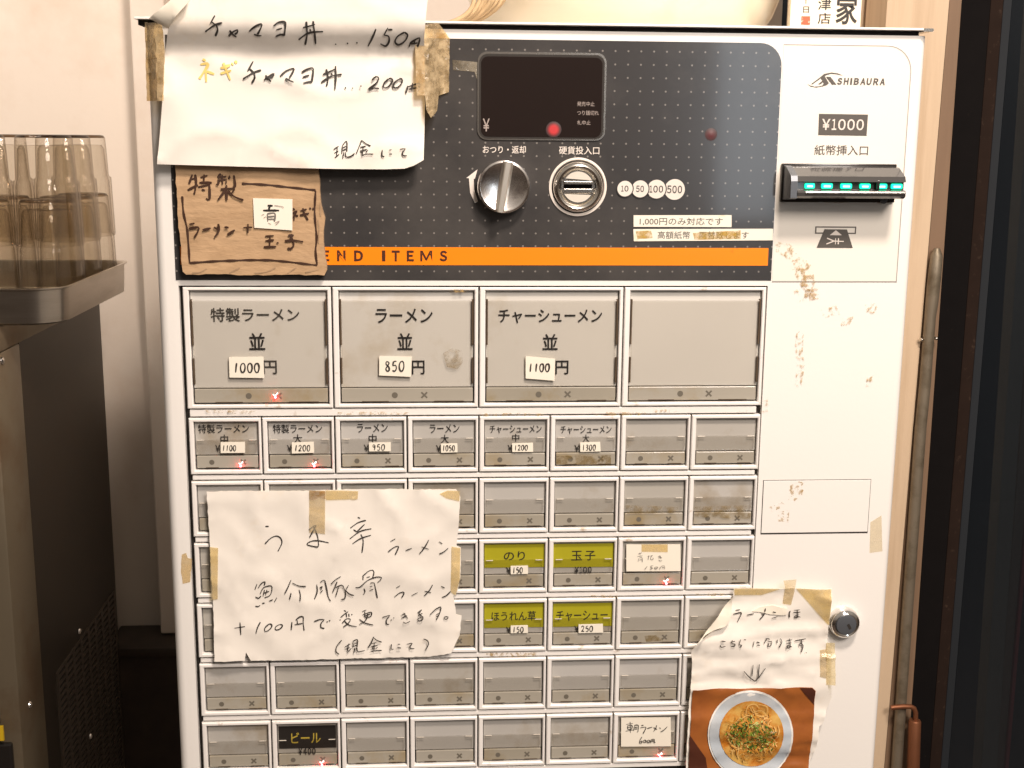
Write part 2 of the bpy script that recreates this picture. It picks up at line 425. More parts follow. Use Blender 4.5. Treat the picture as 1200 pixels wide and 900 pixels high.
class MB:
    """collects shapes in (u, y, v) pitches and links them as ONE mesh object"""
    def __init__(s):
        s.bm = bmesh.new()
        s.mats = []
    def mi(s, name):
        if name not in s.mats: s.mats.append(name)
        return s.mats.index(name)
    def face(s, pts, m):
        f = s.bm.faces.new([s.bm.verts.new(p) for p in pts])
        f.material_index = s.mi(m)
        return f
    def box(s, u0, u1, y0, y1, v0, v1, m, bev=0.0, seg=2):
        c = ((u0 + u1) / 2, (y0 + y1) / 2, (v0 + v1) / 2)
        r = bmesh.ops.create_cube(s.bm, size=1, matrix=Matrix.Translation(c) @ Matrix.Diagonal((abs(u1 - u0), abs(y1 - y0), abs(v1 - v0), 1)))
        fs = set(f for v in r['verts'] for f in v.link_faces)
        i = s.mi(m)
        for f in fs: f.material_index = i
        if bev:
            es = list(set(e for f in fs for e in f.edges))
            bmesh.ops.bevel(s.bm, geom=es, offset=bev, segments=seg, affect='EDGES', profile=0.5, clamp_overlap=True, material=i)
    def prism(s, prof, u0, u1, m):
        """profile of (y, v) extruded along u"""
        a = [s.bm.verts.new((u0, y, v)) for y, v in prof]
        b = [s.bm.verts.new((u1, y, v)) for y, v in prof]
        i = s.mi(m)
        n = len(prof)
        for k in range(n):
            s.bm.faces.new((a[k], a[(k + 1) % n], b[(k + 1) % n], b[k])).material_index = i
        s.bm.faces.new(a).material_index = i
        s.bm.faces.new(list(reversed(b))).material_index = i
    def poly(s, loop, y0, y1, m):
        """(u, v) outline extruded from y0 (front) to y1"""
        i = s.mi(m)
        a = [s.bm.verts.new((u, y0, v)) for u, v in loop]
        f = s.bm.faces.new(a)
        f.material_index = i
        if y1 is not None and y1 != y0:
            b = [s.bm.verts.new((u, y1, v)) for u, v in loop]
            n = len(loop)
            for k in range(n):
                s.bm.faces.new((a[k], b[k], b[(k + 1) % n], a[(k + 1) % n])).material_index = i
            s.bm.faces.new(list(reversed(b))).material_index = i
    def frame(s, o, n, y0, y1, m, bev=0.012):
        """rectangular ring: o, n = outer and inner (u0, u1, v0, v1); the front outer edge is chamfered"""
        i = s.mi(m)
        def ring(r, y, d=0):
            return [s.bm.verts.new(p) for p in ((r[0] + d, y, r[2] + d), (r[1] - d, y, r[2] + d), (r[1] - d, y, r[3] - d), (r[0] + d, y, r[3] - d))]
        rs = [ring(o, y1), ring(o, y0 + bev), ring(o, y0, bev), ring(n, y0, -bev), ring(n, y0 + bev), ring(n, y1)]
        for a, b in zip(rs, rs[1:] + rs[:1]):
            for k in range(4):
                s.bm.faces.new((a[k], a[(k + 1) % 4], b[(k + 1) % 4], b[k])).material_index = i
    def tube(s, pts, r, m, n=10, cap=True):
        i = s.mi(m)
        pts = [Vector(p) for p in pts]
        rr = r if isinstance(r, (list, tuple)) else [r] * len(pts)
        rings = []
        ref = None
        for k, p in enumerate(pts):
            t = (pts[min(k + 1, len(pts) - 1)] - pts[max(k - 1, 0)]).normalized()
            if ref is None:
                ref = t.orthogonal().normalized()
            a = (ref - t * ref.dot(t)).normalized()
            ref = a
            b = t.cross(a)
            rings.append([s.bm.verts.new(p + (a * math.cos(2 * math.pi * j / n) + b * math.sin(2 * math.pi * j / n)) * rr[k]) for j in range(n)])
        for A, B in zip(rings, rings[1:]):
            for j in range(n):
                s.bm.faces.new((A[j], A[(j + 1) % n], B[(j + 1) % n], B[j])).material_index = i
        if cap:
            s.bm.faces.new(rings[0]).material_index = i
            s.bm.faces.new(rings[-1]).material_index = i
    def lathe(s, prof, c, m, axis='y', n=48, close=False, ripple=None):
        """prof of (r, h); axis y: h goes back from c; axis v: h goes up from c"""
        i = s.mi(m)
        rings = []
        for k, (r, h) in enumerate(prof):
            if r < 1e-6:
                p = (c[0], c[1] + h, c[2]) if axis == 'y' else (c[0], c[1], c[2] + h)
                rings.append([s.bm.verts.new(p)])
                continue
            ring = []
            for j in range(n):
                a = 2 * math.pi * j / n
                q = r + (ripple(k, a) if ripple else 0)
                x, z = q * math.cos(a), q * math.sin(a)
                ring.append(s.bm.verts.new((c[0] + x, c[1] + h, c[2] + z) if axis == 'y' else (c[0] + x, c[1] + z, c[2] + h)))
            rings.append(ring)
        pairs = list(zip(rings, rings[1:]))
        if close: pairs.append((rings[-1], rings[0]))
        for A, B in pairs:
            for j in range(n):
                a = [A[j % len(A)], A[(j + 1) % len(A)], B[(j + 1) % len(B)], B[j % len(B)]]
                q = []
                for v in a:
                    if v not in q: q.append(v)
                if len(q) > 2: s.bm.faces.new(q).material_index = i
    def text(s, body, box, y, m, bold=0.0, plane=None, h=None, shear=0.0):
        """printed text fitted to the photo box (x0, y0, x1, y1), lying at depth y"""
        pl = y if plane is None else plane
        x0, y0, x1, y1 = box
        u0, v1 = P(x0, (y0 + y0) / 2, pl)
        u1, v0 = P(x1, y1, pl)
        s.text_uv(body, (u0, u1, v0, v1), y, m, bold, shear)
    def text_uv(s, body, r, y, m, bold=0.0, shear=0.0):
        u0, u1, v0, v1 = r
        if len(body) > 1 and all(c in '¥0123456789' or 'A' <= c <= 'Z' for c in body):
            wd = [{'1': 0.62, 'I': 0.42, 'M': 1.25, '¥': 1.1}.get(c, 1.0) for c in body]
            k = (u1 - u0) / (sum(wd) + 0.22 * (len(body) - 1))
            x = u0
            for c, w_ in zip(body, wd):
                s.text_uv(c, (x, x + w_ * k, v0, v1), y, m, bold * (0.2 if c in 'IM' else 1.0), shear)
                x += (w_ + 0.22) * k
            return
        if body == 'I':
            d = shear * (v1 - v0) * 0.5
            s.face([(u0, y, v0), (u1 - d, y, v0), (u1, y, v1), (u0 + d, y, v1)], m)
            return
        if len(body) == 1 and 33 <= ord(body) < 127: body = chr(ord(body) + 0xFEE0)
        if body == '¥': body = '￥'
        c = bpy.data.curves.new('t', 'FONT')
        c.body = body
        c.offset = bold
        c.shear = shear
        c.resolution_u = 3
        o = bpy.data.objects.new('t', c)
        COL.objects.link(o)
        bpy.context.view_layer.update()
        dg = bpy.context.evaluated_depsgraph_get()
        me = bpy.data.meshes.new_from_object(o.evaluated_get(dg))
        xs = [v.co.x for v in me.vertices]
        ys = [v.co.y for v in me.vertices]
        a, b, e, f = min(xs), max(xs), min(ys), max(ys)
        i = s.mi(m)
        vs = [s.bm.verts.new((u0 + (v.co.x - a) / (b - a) * (u1 - u0), y, v0 + (v.co.y - e) / max(1e-6, f - e) * (v1 - v0))) for v in me.vertices]
        for p in me.polygons:
            try:
                s.bm.faces.new([vs[k] for k in p.vertices]).material_index = i
            except ValueError:
                pass
        bpy.data.objects.remove(o)
        bpy.data.curves.remove(c)
        bpy.data.meshes.remove(me)
    def strokes(s, lines, y, m, width, org=None, h=None, smooth=True, lift=0.007):
        """pen strokes; points are zoom pixels (org = x0, y0, scale) or photo pixels; width in photo pixels"""
        i = s.mi(m)
        for li, ln in enumerate(lines):
            if org:
                ln = [(org[0] + a / org[2], org[1] + b / org[2]) for a, b in ln]
            pts = cr(ln) if smooth else ln
            uv = [surf(px, py, y, h) for px, py in pts]
            n = len(uv)
            A, B = [], []
            ph = random.random() * 6
            for k, (u, v) in enumerate(uv):
                p, q = uv[max(0, k - 1)], uv[min(n - 1, k + 1)]
                t = Vector((q[0] - p[0], q[1] - p[1]))
                if t.length < 1e-9: t = Vector((1, 0))
                t.normalize()
                e = min(k, n - 1 - k)
                w = width / 83 / 2 * (0.92 + 0.22 * math.sin(k * 0.5 + ph)) * (1.0 if e > 0 else 0.7)
                off = (-t.y * w, t.x * w)
                for lst, sg in ((A, 1), (B, -1)):
                    a, b = u + off[0] * sg, v + off[1] * sg
                    yy = y - (h(a, b) if h else 0) - lift - 0.0006 * li
                    lst.append(s.bm.verts.new((a, yy, b)))
            for k in range(n - 1):
                s.bm.faces.new((A[k], A[k + 1], B[k + 1], B[k])).material_index = i
    def sheet(s, out_px, y, m, h=None, th=0.012, step=0.16, rough=0.0, back=None, org=None, edge=None):
        """a sheet cut to a traced outline, lying at depth y and bulging towards the viewer by h(u, v)"""
        if org:
            out_px = [(org[0] + a / org[2], org[1] + b / org[2]) for a, b in out_px]
        loop = [Vector(surf(a, b, y, h)) for a, b in out_px]
        pts = []
        for k, a in enumerate(loop):
            b = loop[(k + 1) % len(loop)]
            n = max(1, int((b - a).length / (step * 0.55)))
            for j in range(n):
                p = a.lerp(b, j / n)
                if rough and j:
                    p += Vector((random.uniform(-rough, rough), random.uniform(-rough, rough)))
                pts.append(p)
        nb = len(pts)
        edges = [(k, (k + 1) % nb) for k in range(nb)]
        us = [p.x for p in pts]
        vs = [p.y for p in pts]
        u = min(us) + step / 2
        while u < max(us):
            v = min(vs) + step / 2
            while v < max(vs):
                q = Vector((u + random.uniform(-.2, .2) * step, v + random.uniform(-.2, .2) * step))
                if inside(q, pts[:nb]) and min((q - p).length for p in pts[:nb]) > step * 0.4:
                    pts.append(q)
                v += step
            u += step
        V, E_, F, *_ = delaunay_2d_cdt(pts, edges, [], 1, 1e-5)
        i, ib, ie = s.mi(m), s.mi(back or m), s.mi(edge or back or m)
        hh = [h(p.x, p.y) if h else 0 for p in V]
        A = [s.bm.verts.new((p.x, y - d, p.y)) for p, d in zip(V, hh)]
        B = [s.bm.verts.new((p.x, y - d + th, p.y)) for p, d in zip(V, hh)]
        cnt = {}
        for f in F:
            s.bm.faces.new([A[k] for k in f]).material_index = i
            s.bm.faces.new([B[k] for k in reversed(f)]).material_index = ib
            for a, b in zip(f, list(f[1:]) + [f[0]]):
                cnt.setdefault((min(a, b), max(a, b)), []).append((a, b))
        for e in cnt.values():
            if len(e) == 1:
                a, b = e[0]
                s.bm.faces.new((A[b], A[a], B[a], B[b])).material_index = ie
    def build(s, name, parent=None, smooth=None, norm=True):
        if norm: bmesh.ops.recalc_face_normals(s.bm, faces=s.bm.faces[:])
        org = wl(parent) if parent else Vector((0, 0, 0))
        for v in s.bm.verts:
            v.co = W(v.co.x, v.co.y, v.co.z) - org
        if not parent:
            # a thing made of one mesh stands on its own origin
            lo = [min(v.co[k] for v in s.bm.verts) for k in range(3)]
            hi = [max(v.co[k] for v in s.bm.verts) for k in range(3)]
            org = Vector(((lo[0] + hi[0]) / 2, (lo[1] + hi[1]) / 2, lo[2]))
            for v in s.bm.verts: v.co -= org
        me = bpy.data.meshes.new(name)
        s.bm.to_mesh(me)
        s.bm.free()
        for n in s.mats: me.materials.append(MATS[n])
        if smooth is not None:
            me.polygons.foreach_set('use_smooth', [True] * len(me.polygons))
            me.set_sharp_from_angle(angle=math.radians(smooth))
        o = bpy.data.objects.new(name, me)
        COL.objects.link(o)
        if parent: o.parent = parent
        else: o.location = org
        return o

def surf(px, py, y, h=None):
    u, v = P(px, py, y)
    if h:
        for _ in range(3):
            u, v = P(px, py, y - h(u, v))
    return u, v

def inside(q, poly):
    r = False
    n = len(poly)
    for k in range(n):
        a, b = poly[k], poly[(k + 1) % n]
        if (a.y > q.y) != (b.y > q.y) and q.x < (b.x - a.x) * (q.y - a.y) / (b.y - a.y) + a.x:
            r = not r
    return r

def wl(o):
    p = Vector((0, 0, 0))
    while o:
        p += o.location
        o = o.parent
    return p

def thing(name, label, cat, base, group=None):
    o = bpy.data.objects.new(name, None)
    COL.objects.link(o)
    o.empty_display_size = 0.05
    o.location = W(*base)
    o['label'], o['category'] = label, cat
    if group: o['group'] = group
    return o
def tag(o, label, cat, group=None):
    o['label'], o['category'] = label, cat
    if group: o['group'] = group
    return o
def struct(o):
    o['kind'] = 'structure'
    return o
def rrect(u0, u1, v0, v1, r, n=6, corners=(1, 1, 1, 1)):
    """corners: bl, br, tr, tl"""
    out = []
    for (cu, cv_, a0), on, (pu, pv) in zip(((u0 + r, v0 + r, 180), (u1 - r, v0 + r, 270), (u1 - r, v1 - r, 0), (u0 + r, v1 - r, 90)), corners,
                                           ((u0, v0), (u1, v0), (u1, v1), (u0, v1))):
        if on:
            out += [(cu + r * math.cos(math.radians(a0 + 90 * k / n)), cv_ + r * math.sin(math.radians(a0 + 90 * k / n))) for k in range(n + 1)]
        else:
            out.append((pu, pv))
    return out
FLOOR = -Z0 / S

# ---------------------------------------------------------------- the setting
b = MB(); b.box(-40, 60, -60, 60, FLOOR - 1, FLOOR, 'floor_tile'); struct(b.build('floor'))
b = MB(); b.box(-30, 13.2, 18.5, 20.5, FLOOR, 26, 'wall_paint'); struct(b.build('wall'))

# ---------------------------------------------------------------- ticket machine
TM = thing('ticket_machine', 'white meal ticket machine with rows of menu buttons and a charcoal coin panel', 'ticket machine', (4.85, 3.6, FLOOR))
GF = 0.10      # depth of the sunken field behind the buttons
b = MB(); b.box(-0.40, 10.09, 0.42, 10.4, FLOOR, 5.262, 'white_enamel', 0.06); b.build('cabinet', TM, 30)

b = MB()       # front door: upper plate, side posts and the recessed button field
UL, UR, VT = -0.33, 10.03, 5.205
fv0, fv1 = -6.15, 1.83
def post(u0, u1, y0, y1, v0, v1, bl, br):
    """upright slab whose left / right front edges are rounded"""
    r = 0.13
    prof = []
    prof += [(u0 + r - r * math.cos(a), y0 + r - r * math.sin(a)) for a in [math.radians(t) for t in range(0, 91, 15)]] if bl else [(u0, y0)]
    prof += [(u1 - r + r * math.sin(a), y0 + r - r * math.cos(a)) for a in [math.radians(t) for t in range(0, 91, 15)]] if br else [(u1, y0)]
    prof += [(u1, y1), (u0, y1)]
    i = b.mi('white_enamel')
    A = [b.bm.verts.new((u, y, v0)) for u, y in prof]
    B = [b.bm.verts.new((u, y, v1)) for u, y in prof]
    n = len(prof)
    for k in range(n):
        b.bm.faces.new((A[k], A[(k + 1) % n], B[(k + 1) % n], B[k])).material_index = i
    b.bm.faces.new(A).material_index = i
    b.bm.faces.new(B[::-1]).material_index = i
post(UL, UR, 0.0, 0.40, fv1, VT, True, True)
post(UL, -0.045, 0.0, 0.40, fv0, fv1, True, False)
post(8.005, UR, 0.0, 0.40, fv0, fv1, False, True)
post(UL, UR, 0.0, 0.40, FLOOR + 0.6, fv0, True, True)
b.box(-0.045, 8.005, GF, 0.38, fv0, fv1, 'dark_gap')
b.build('door', TM, 35)

b = MB()       # sheet metal lip over the door
b.box(-0.44, 9.93, -0.09, 0.30, 5.268, 5.298, 'white_enamel', 0.006)
b.poly(rrect(9.93, 10.07, 5.254, 5.297, 0.018), -0.08, 0.28, 'satin_chrome')
b.box(-0.42, 9.92, 0.05, 0.41, 5.206, 5.267, 'dark_gap')
b.build('roof_lip', TM)

b = MB()       # charcoal printed sheet
b.poly(rrect(-0.075, 8.045, 1.905, 5.085, 0.30, 8, (0, 0, 1, 0)), -0.006, 0.001, 'charcoal_sheet')
HP = b.build('header_panel', TM)
b = MB()
ob0, ob1 = P(640, 310.8)[1], P(640, 290)[1]
b.box(0.0, P(900, 300)[0], -0.010, -0.007, ob0, ob1, 'orange_sheet')
for ch, x0, x1 in (('R', 254, 263), ('E', 274, 282), ('C', 291, 301), ('O', 309, 320), ('M', 328, 341), ('M', 352, 365), ('E', 378.5, 386), ('N', 395, 405), ('D', 415, 425.5),
                   ('I', 447.6, 451.6), ('T', 459, 468.5), ('E', 476.7, 485), ('M', 492.5, 506.5), ('S', 515, 524)):
    u0, u1 = P(x0, 299)[0], P(x1, 299)[0]
    b.text_uv(ch, (u0, u1, ob0 + 0.05, ob1 - 0.045), -0.012, 'table_dark', 0.02 if ch == 'M' else 0.045)
b.build('orange_band', HP)

b = MB()       # light print on the charcoal sheet
b.text('おつり・返却', (565.8, 170.5, 616.2, 180), -0.011, 'white_print', 0.008)
b.build('panel_lettering', HP); b = MB()
b.text('硬貨投入口', (655.2, 171.3, 702.3, 181.2), -0.011, 'white_print', 0.008)
b.build('panel_lettering', HP); b = MB()
for loop in ([(556.5, 238), (551, 226), (549.3, 207), (555, 207), (555.6, 222), (560, 236)], [(546.5, 208.5), (559.5, 198.5), (556.5, 209.5)]):
    b.poly([P(x, y) for x, y in loop], -0.011 if len(loop) > 3 else -0.0115, None, 'white_print')
b.build('turn_arrow', HP)
b = MB()
for k, (n, x, y, r) in enumerate((('500', 790.5, 222, 12.2), ('100', 769.2, 221.6, 11), ('50', 750, 221.3, 10), ('10', 732.2, 221, 9.2))):
    u, v = P(x, y)
    for rr, mm, dy in ((r + 1.1, 'charcoal_sheet', -0.0095), (r - 0.2, 'white_print', -0.0105)):
        q = rr / 86
        b.poly([(u + q * math.cos(t * math.pi / 16), v + q * math.sin(t * math.pi / 16)) for t in range(32)], dy - 0.003 * k, None, mm)
    w = {2: 5.0, 3: 7.8}[len(n)] * r / 11.0
    b.text(n, (x - w, y - 4.2 * r / 11, x + w, y + 4.2 * r / 11), -0.012 - 0.003 * k, 'black_print', 0.02)
b.build('coin_value_marks', HP)
for name, quad, words in (('value_sticker', [(742.3, 252.2), (857, 252), (857, 266), (742.3, 265.7)], [('1,000円のみ対応です', (749.8, 254.8, 846.8, 264.4))]),
                          ('value_sticker', [(742, 268.4), (905.7, 268), (905.4, 281.5), (742.6, 282.6)], [('高額紙幣', (770.8, 271, 808.7, 280)), ('両替致します', (819.5, 271, 877.2, 280))])):
    b = MB()
    b.poly([P(x, y) for x, y in quad], -0.016, -0.008, 'sticker_paper')
    for t, bx in words: b.text(t, bx, -0.018, 'grey_print', 0.004)
    if len(words) == 2:
        b.sheet([(745, 271), (763, 270), (765, 279), (747, 280)], -0.019, 'yellow_stain', th=0.001)
        b.sheet([(812, 273), (868, 270), (868, 280), (814, 281)], -0.0195, 'yellow_stain', th=0.001)
    o = b.build(name, HP)
    o['label'] = 'long narrow white sticker about changing large bills' if len(words) == 2 else 'short narrow white sticker about 1,000 yen bills'

b = MB()       # display
du0, du1, dv0, dv1 = 3.965, 5.68, 3.785, 4.925
b.poly(rrect(du0, du1, dv0, dv1, 0.13), -0.022, -0.007, 'satin_chrome')
b.poly(rrect(du0 + 0.025, du1 - 0.025, dv0 + 0.02, dv1 - 0.028, 0.11), -0.026, -0.010, 'dark_gap')
b.poly(rrect(du0 + 0.05, du1 - 0.055, dv0 + 0.045, dv1 - 0.06, 0.09), -0.030, -0.012, 'display_smoke')
b.text('¥', (565.8, 139, 573.8, 154), -0.032, 'dim_print', 0.01)
b.text('発売中止', (676.4, 119, 696.7, 124.6), -0.032, 'dim_print')
b.text('つり銭切れ', (676.4, 129.4, 701.7, 135.2), -0.032, 'dim_print')
b.text('札中止', (676.4, 141, 692, 146.4), -0.032, 'dim_print')
DW = b.build('display_window', TM, 30)
b = MB()  # lit digit; its blurred glow is put into rings of falling emission
cu, cv_ = P(648.5, 151.8)
for k, r_ in enumerate((0.105, 0.096, 0.087, 0.077, 0.066, 0.052)):
    b.lathe([(r_, -0.031 - 0.0012 * k), (r_ * 0.97, -0.0316 - 0.0012 * k), (0, -0.0318 - 0.0012 * k)], (cu, 0, cv_), 'red_ring_%d' % k, n=24)
b.build('lit_digit', DW)
b = MB()  # red reflection on the panel, put in as dim glowing discs
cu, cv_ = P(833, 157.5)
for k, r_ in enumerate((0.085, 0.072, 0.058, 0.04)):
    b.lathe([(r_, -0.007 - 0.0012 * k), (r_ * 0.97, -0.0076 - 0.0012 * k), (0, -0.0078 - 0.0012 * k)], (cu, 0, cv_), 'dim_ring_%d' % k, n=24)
b.build('red_glint', HP, 40)

b = MB()       # coin return knob
cu, cv_ = P(590.5, 219, -0.15)
r0 = 0.355
b.lathe([(r0 * 0.93, -0.006), (r0, -0.03), (r0, -0.15), (r0 * 0.97, -0.185), (r0 * 0.90, -0.20), (r0 * 0.84, -0.195), (r0 * 0.80, -0.185), (0, -0.183)], (cu, 0, cv_), 'knob_metal', n=64)
KN = b.build('coin_return_knob', TM, 40)
b = MB()
a = math.radians(-9)
def rot(du, dv): return (cu + du * math.cos(a) - dv * math.sin(a), cv_ + du * math.sin(a) + dv * math.cos(a))
L_ = 0.335
sec = [(-0.075, -0.185), (-0.045, -0.27), (-0.03, -0.285), (0.03, -0.285), (0.045, -0.27), (0.075, -0.185)]
rings = []
for dv in (-L_, L_):
    rings.append([b.bm.verts.new((rot(du, dv)[0], y, rot(du, dv)[1])) for du, y in sec])
i = b.mi('bright_metal')
for k in range(len(sec)):
    k2 = (k + 1) % len(sec)
    b.bm.faces.new((rings[0][k], rings[0][k2], rings[1][k2], rings[1][k])).material_index = i
b.bm.faces.new(rings[0]).material_index = i
b.bm.faces.new(rings[1]).material_index = i
b.build('grip_ridge', KN, 25)

b = MB()       # coin slot
cu, cv_ = P(677, 219)
b.lathe([(0.392, -0.006), (0.392, -0.02), (0.365, -0.024), (0.355, -0.010)], (cu, 0, cv_), 'white_print', n=64)
b.lathe([(0.356, -0.010), (0, -0.0095)], (cu, 0, cv_), 'dark_gap', n=64)
b.lathe([(0.338, -0.011), (0.335, -0.05), (0.315, -0.085), (0.285, -0.10), (0.255, -0.085), (0.235, -0.05), (0.225, -0.03), (0, -0.028)], (cu, 0, cv_), 'satin_chrome', n=64)
CS = b.build('coin_slot', TM, 40)
b = MB()
def seg(lo, hi, r=0.205):
    return [(cu + r * math.cos(math.radians(t)), cv_ + r * math.sin(math.radians(t))) for t in range(lo, hi + 1, 10)]
b.poly(seg(26, 154), -0.055, -0.029, 'pale_metal')
b.poly(seg(208, 332), -0.055, -0.029, 'pale_metal')
b.box(cu - 0.195, cu + 0.195, -0.05, -0.029, cv_ + 0.034, cv_ + 0.078, 'satin_chrome', 0.008)
b.box(cu - 0.195, cu + 0.195, -0.05, -0.029, cv_ - 0.085, cv_ - 0.022, 'satin_chrome', 0.008)
b.box(cu - 0.19, cu + 0.19, -0.047, -0.029, cv_ - 0.019, cv_ + 0.031, 'slot_black')
b.build('slot_plate', CS)

b = MB()       # cream side panel with marks
b.poly(rrect(8.06, 9.83, 1.885, 5.075, 0.34, 8, (0, 0, 1, 0)), -0.005, 0.001, 'cream_sheet')
SP = b.build('bill_panel', TM)
b = MB()
ln = rrect(8.06, 9.83, 1.885, 5.075, 0.34, 8, (0, 0, 1, 0))
ins = rrect(8.06, 9.816, 1.899, 5.061, 0.33, 8, (0, 0, 1, 0))
for k in range(len(ln) - 1):
    b.face([(ln[k][0], -0.007, ln[k][1]), (ln[k + 1][0], -0.007, ln[k + 1][1]), (ins[k + 1][0], -0.007, ins[k + 1][1]), (ins[k][0], -0.007, ins[k][1])], 'seam_grey')
O = (930, 70, 7.5)
def zp(pts, o=O): return [P(o[0] + x / o[2], o[1] + y / o[2]) for x, y in pts]
for k, loop in enumerate(([(118, 214), (150, 236), (200, 244), (250, 234), (300, 216), (305, 204), (262, 222), (225, 234), (180, 236), (145, 226)],
             [(226, 158), (268, 124), (330, 112), (385, 119), (432, 139), (378, 128), (325, 123), (280, 138), (268, 152)],
             [(232, 152), (272, 146), (309, 206), (290, 222), (248, 236), (262, 206)],
             [(283, 150), (322, 150), (374, 218), (336, 218)],
             [(152, 214), (224, 160), (236, 164), (166, 214)],
             [(213, 214), (248, 188), (256, 196), (232, 216)])):
    b.poly(zp(loop), -0.009 - 0.0004 * k, None, 'grey_print')
b.text('SHIBAURA', (981.2, 91.2, 1036.8, 99.8), -0.009, 'grey_print', 0.05, shear=0.12)
b.poly(zp([(222, 475), (652, 482), (640, 668), (215, 662)]), -0.009, None, 'grey_print')
b.text('¥1000', (963.6, 139.3, 1012, 152.7), -0.011, 'white_print', 0.015)
b.text('紙幣挿入口', (954.7, 169.8, 1017, 182.2), -0.009, 'grey_print', 0.006)
O2 = (900, 180, 6.667)
so, si = zp([(368, 568), (688, 570), (685, 627), (366, 625)], O2), zp([(378, 577), (679, 579), (676, 618), (376, 616)], O2)
for k in range(4):
    k2 = (k + 1) % 4
    b.face([(so[k][0], -0.009, so[k][1]), (so[k2][0], -0.009, so[k2][1]), (si[k2][0], -0.009, si[k2][1]), (si[k][0], -0.009, si[k][1])], 'grey_print')
b.poly(zp([(440, 590), (615, 592), (660, 736), (378, 734)], O2), -0.011, None, 'grey_print')
b.poly(zp([(480, 637), (575, 637), (528, 598)], O2), -0.013, None, 'white_print')
b.strokes([[(460, 660), (512, 682)], [(455, 706), (512, 684)], [(508, 683), (590, 686)], [(527, 660), (525, 708)], [(549, 660), (547, 708)]], -0.006, 'white_print', 1.7, O2, smooth=False)
b.build('bill_panel_marks', SP)

b = MB()       # bill inserter
iu0, iu1 = 8.105, 9.70
b.box(iu0, iu1, -0.06, 0.0, 2.985, 3.505, 'black_plastic', 0.012)
BI = b.build('bill_inserter', TM, 30)
b = MB()
prof = [(-0.058, 3.475), (-0.17, 3.455), (-0.40, 3.345), (-0.435, 3.275), (-0.36, 3.262), (-0.36, 3.175), (-0.44, 3.160), (-0.455, 3.13), (-0.45, 3.085), (-0.40, 3.055), (-0.058, 3.03)]
b.prism(prof, 8.22, 9.695, 'smoke_plastic')
b.prism([(-0.459, 3.152), (-0.463, 3.13), (-0.459, 3.105)], 8.33, 9.685, 'satin_chrome')
b.build('inserter_mouth', BI)
b = MB()
b.prism([(-0.058, 3.48), (-0.18, 3.462), (-0.41, 3.352), (-0.437, 3.28), (-0.437, 3.06), (-0.40, 3.045), (-0.058, 3.02)], 8.13, 8.22, 'dark_metal')
b.build('side_cheek', BI)
for x0, x1 in ((285, 365), (415, 505), (565, 655), (715, 800), (850, 930), (960, 1050)):
    u0, u1 = P(900 + x0 / 6.667, 216, -0.37)[0], P(900 + x1 / 6.667, 216, -0.37)[0]
    b = MB()
    b.box(u0, u1, -0.395, -0.361, 3.182, 3.252, 'green_led', 0.02, 3)
    b.box(u0 + 0.03, u1 - 0.03, -0.402, -0.38, 3.20, 3.226, 'green_core', 0.008)
    b.build('guide_light', BI, 50)
b = MB()
b.box(9.30, 9.345, -0.43, -0.36, 3.17, 3.30, 'black_plastic', 0.01)
b.lathe([(0.05, 0), (0.05, -0.03), (0.03, -0.04), (0, -0.03)], (9.54, -0.06, 3.02), 'dark_metal', n=16)
b.build('divider', BI)

b = MB()       # reject flap outline on the right
fl = [P(901.5, 562.5), P(1020.5, 561.5), P(1016.5, 626), P(900.5, 624.5)]
fu0, fu1, fw0, fw1 = 8.075, 9.655, (fl[2][1] + fl[3][1]) / 2, (fl[0][1] + fl[1][1]) / 2
b.box(fu0, fu1, -0.004, 0.001, fw0, fw1, 'dark_gap')
b.box(fu0 + 0.008, fu1 - 0.008, -0.012, -0.003, fw0 + 0.022, fw1 - 0.008, 'white_enamel', 0.003)
b.build('access_flap', TM)

b = MB()       # cam lock
cu, cv_ = P(990.5, 731, -0.1)
b.lathe([(0.235, 0.0), (0.23, -0.03), (0.222, -0.09), (0.205, -0.135), (0.17, -0.155), (0.149, -0.145)], (cu, 0, cv_), 'chrome', n=48)
b.lathe([(0.150, -0.13), (0.146, -0.16), (0.12, -0.165), (0, -0.165)], (cu, 0, cv_), 'dark_metal', n=48)
b.poly([(cu + 0.0, cv_ + 0.01), (cu + 0.035, cv_ + 0.03), (cu + 0.075, cv_ - 0.045), (cu + 0.04, cv_ - 0.065)], -0.168, None, 'dark_gap')
b.poly([(cu + 0.055, cv_ - 0.03), (cu + 0.075, cv_ - 0.045), (cu + 0.055, cv_ - 0.06), (cu + 0.04, cv_ - 0.045)], -0.170, None, 'satin_chrome')
b.build('key_lock', TM, 40)

# ---- white rails between the button rows
RP = 0.9013
def row_top(r): return -(r - 2) * RP
for r in range(2, 9):
    v1 = row_top(r) + 0.085 if r > 2 else 0.118
    b = MB()
    b.box(0.03, 7.95 - 0.01 * (r % 3), 0.012, GF, row_top(r) + 0.022, v1, 'white_plastic', 0.008)
    b.build('label_rail', TM)

# ---- menu buttons
def dup(o, parent, loc=None):
    c = o.copy()
    COL.objects.link(c)
    c.parent = parent
    if loc is not None: c.location = loc
    return c

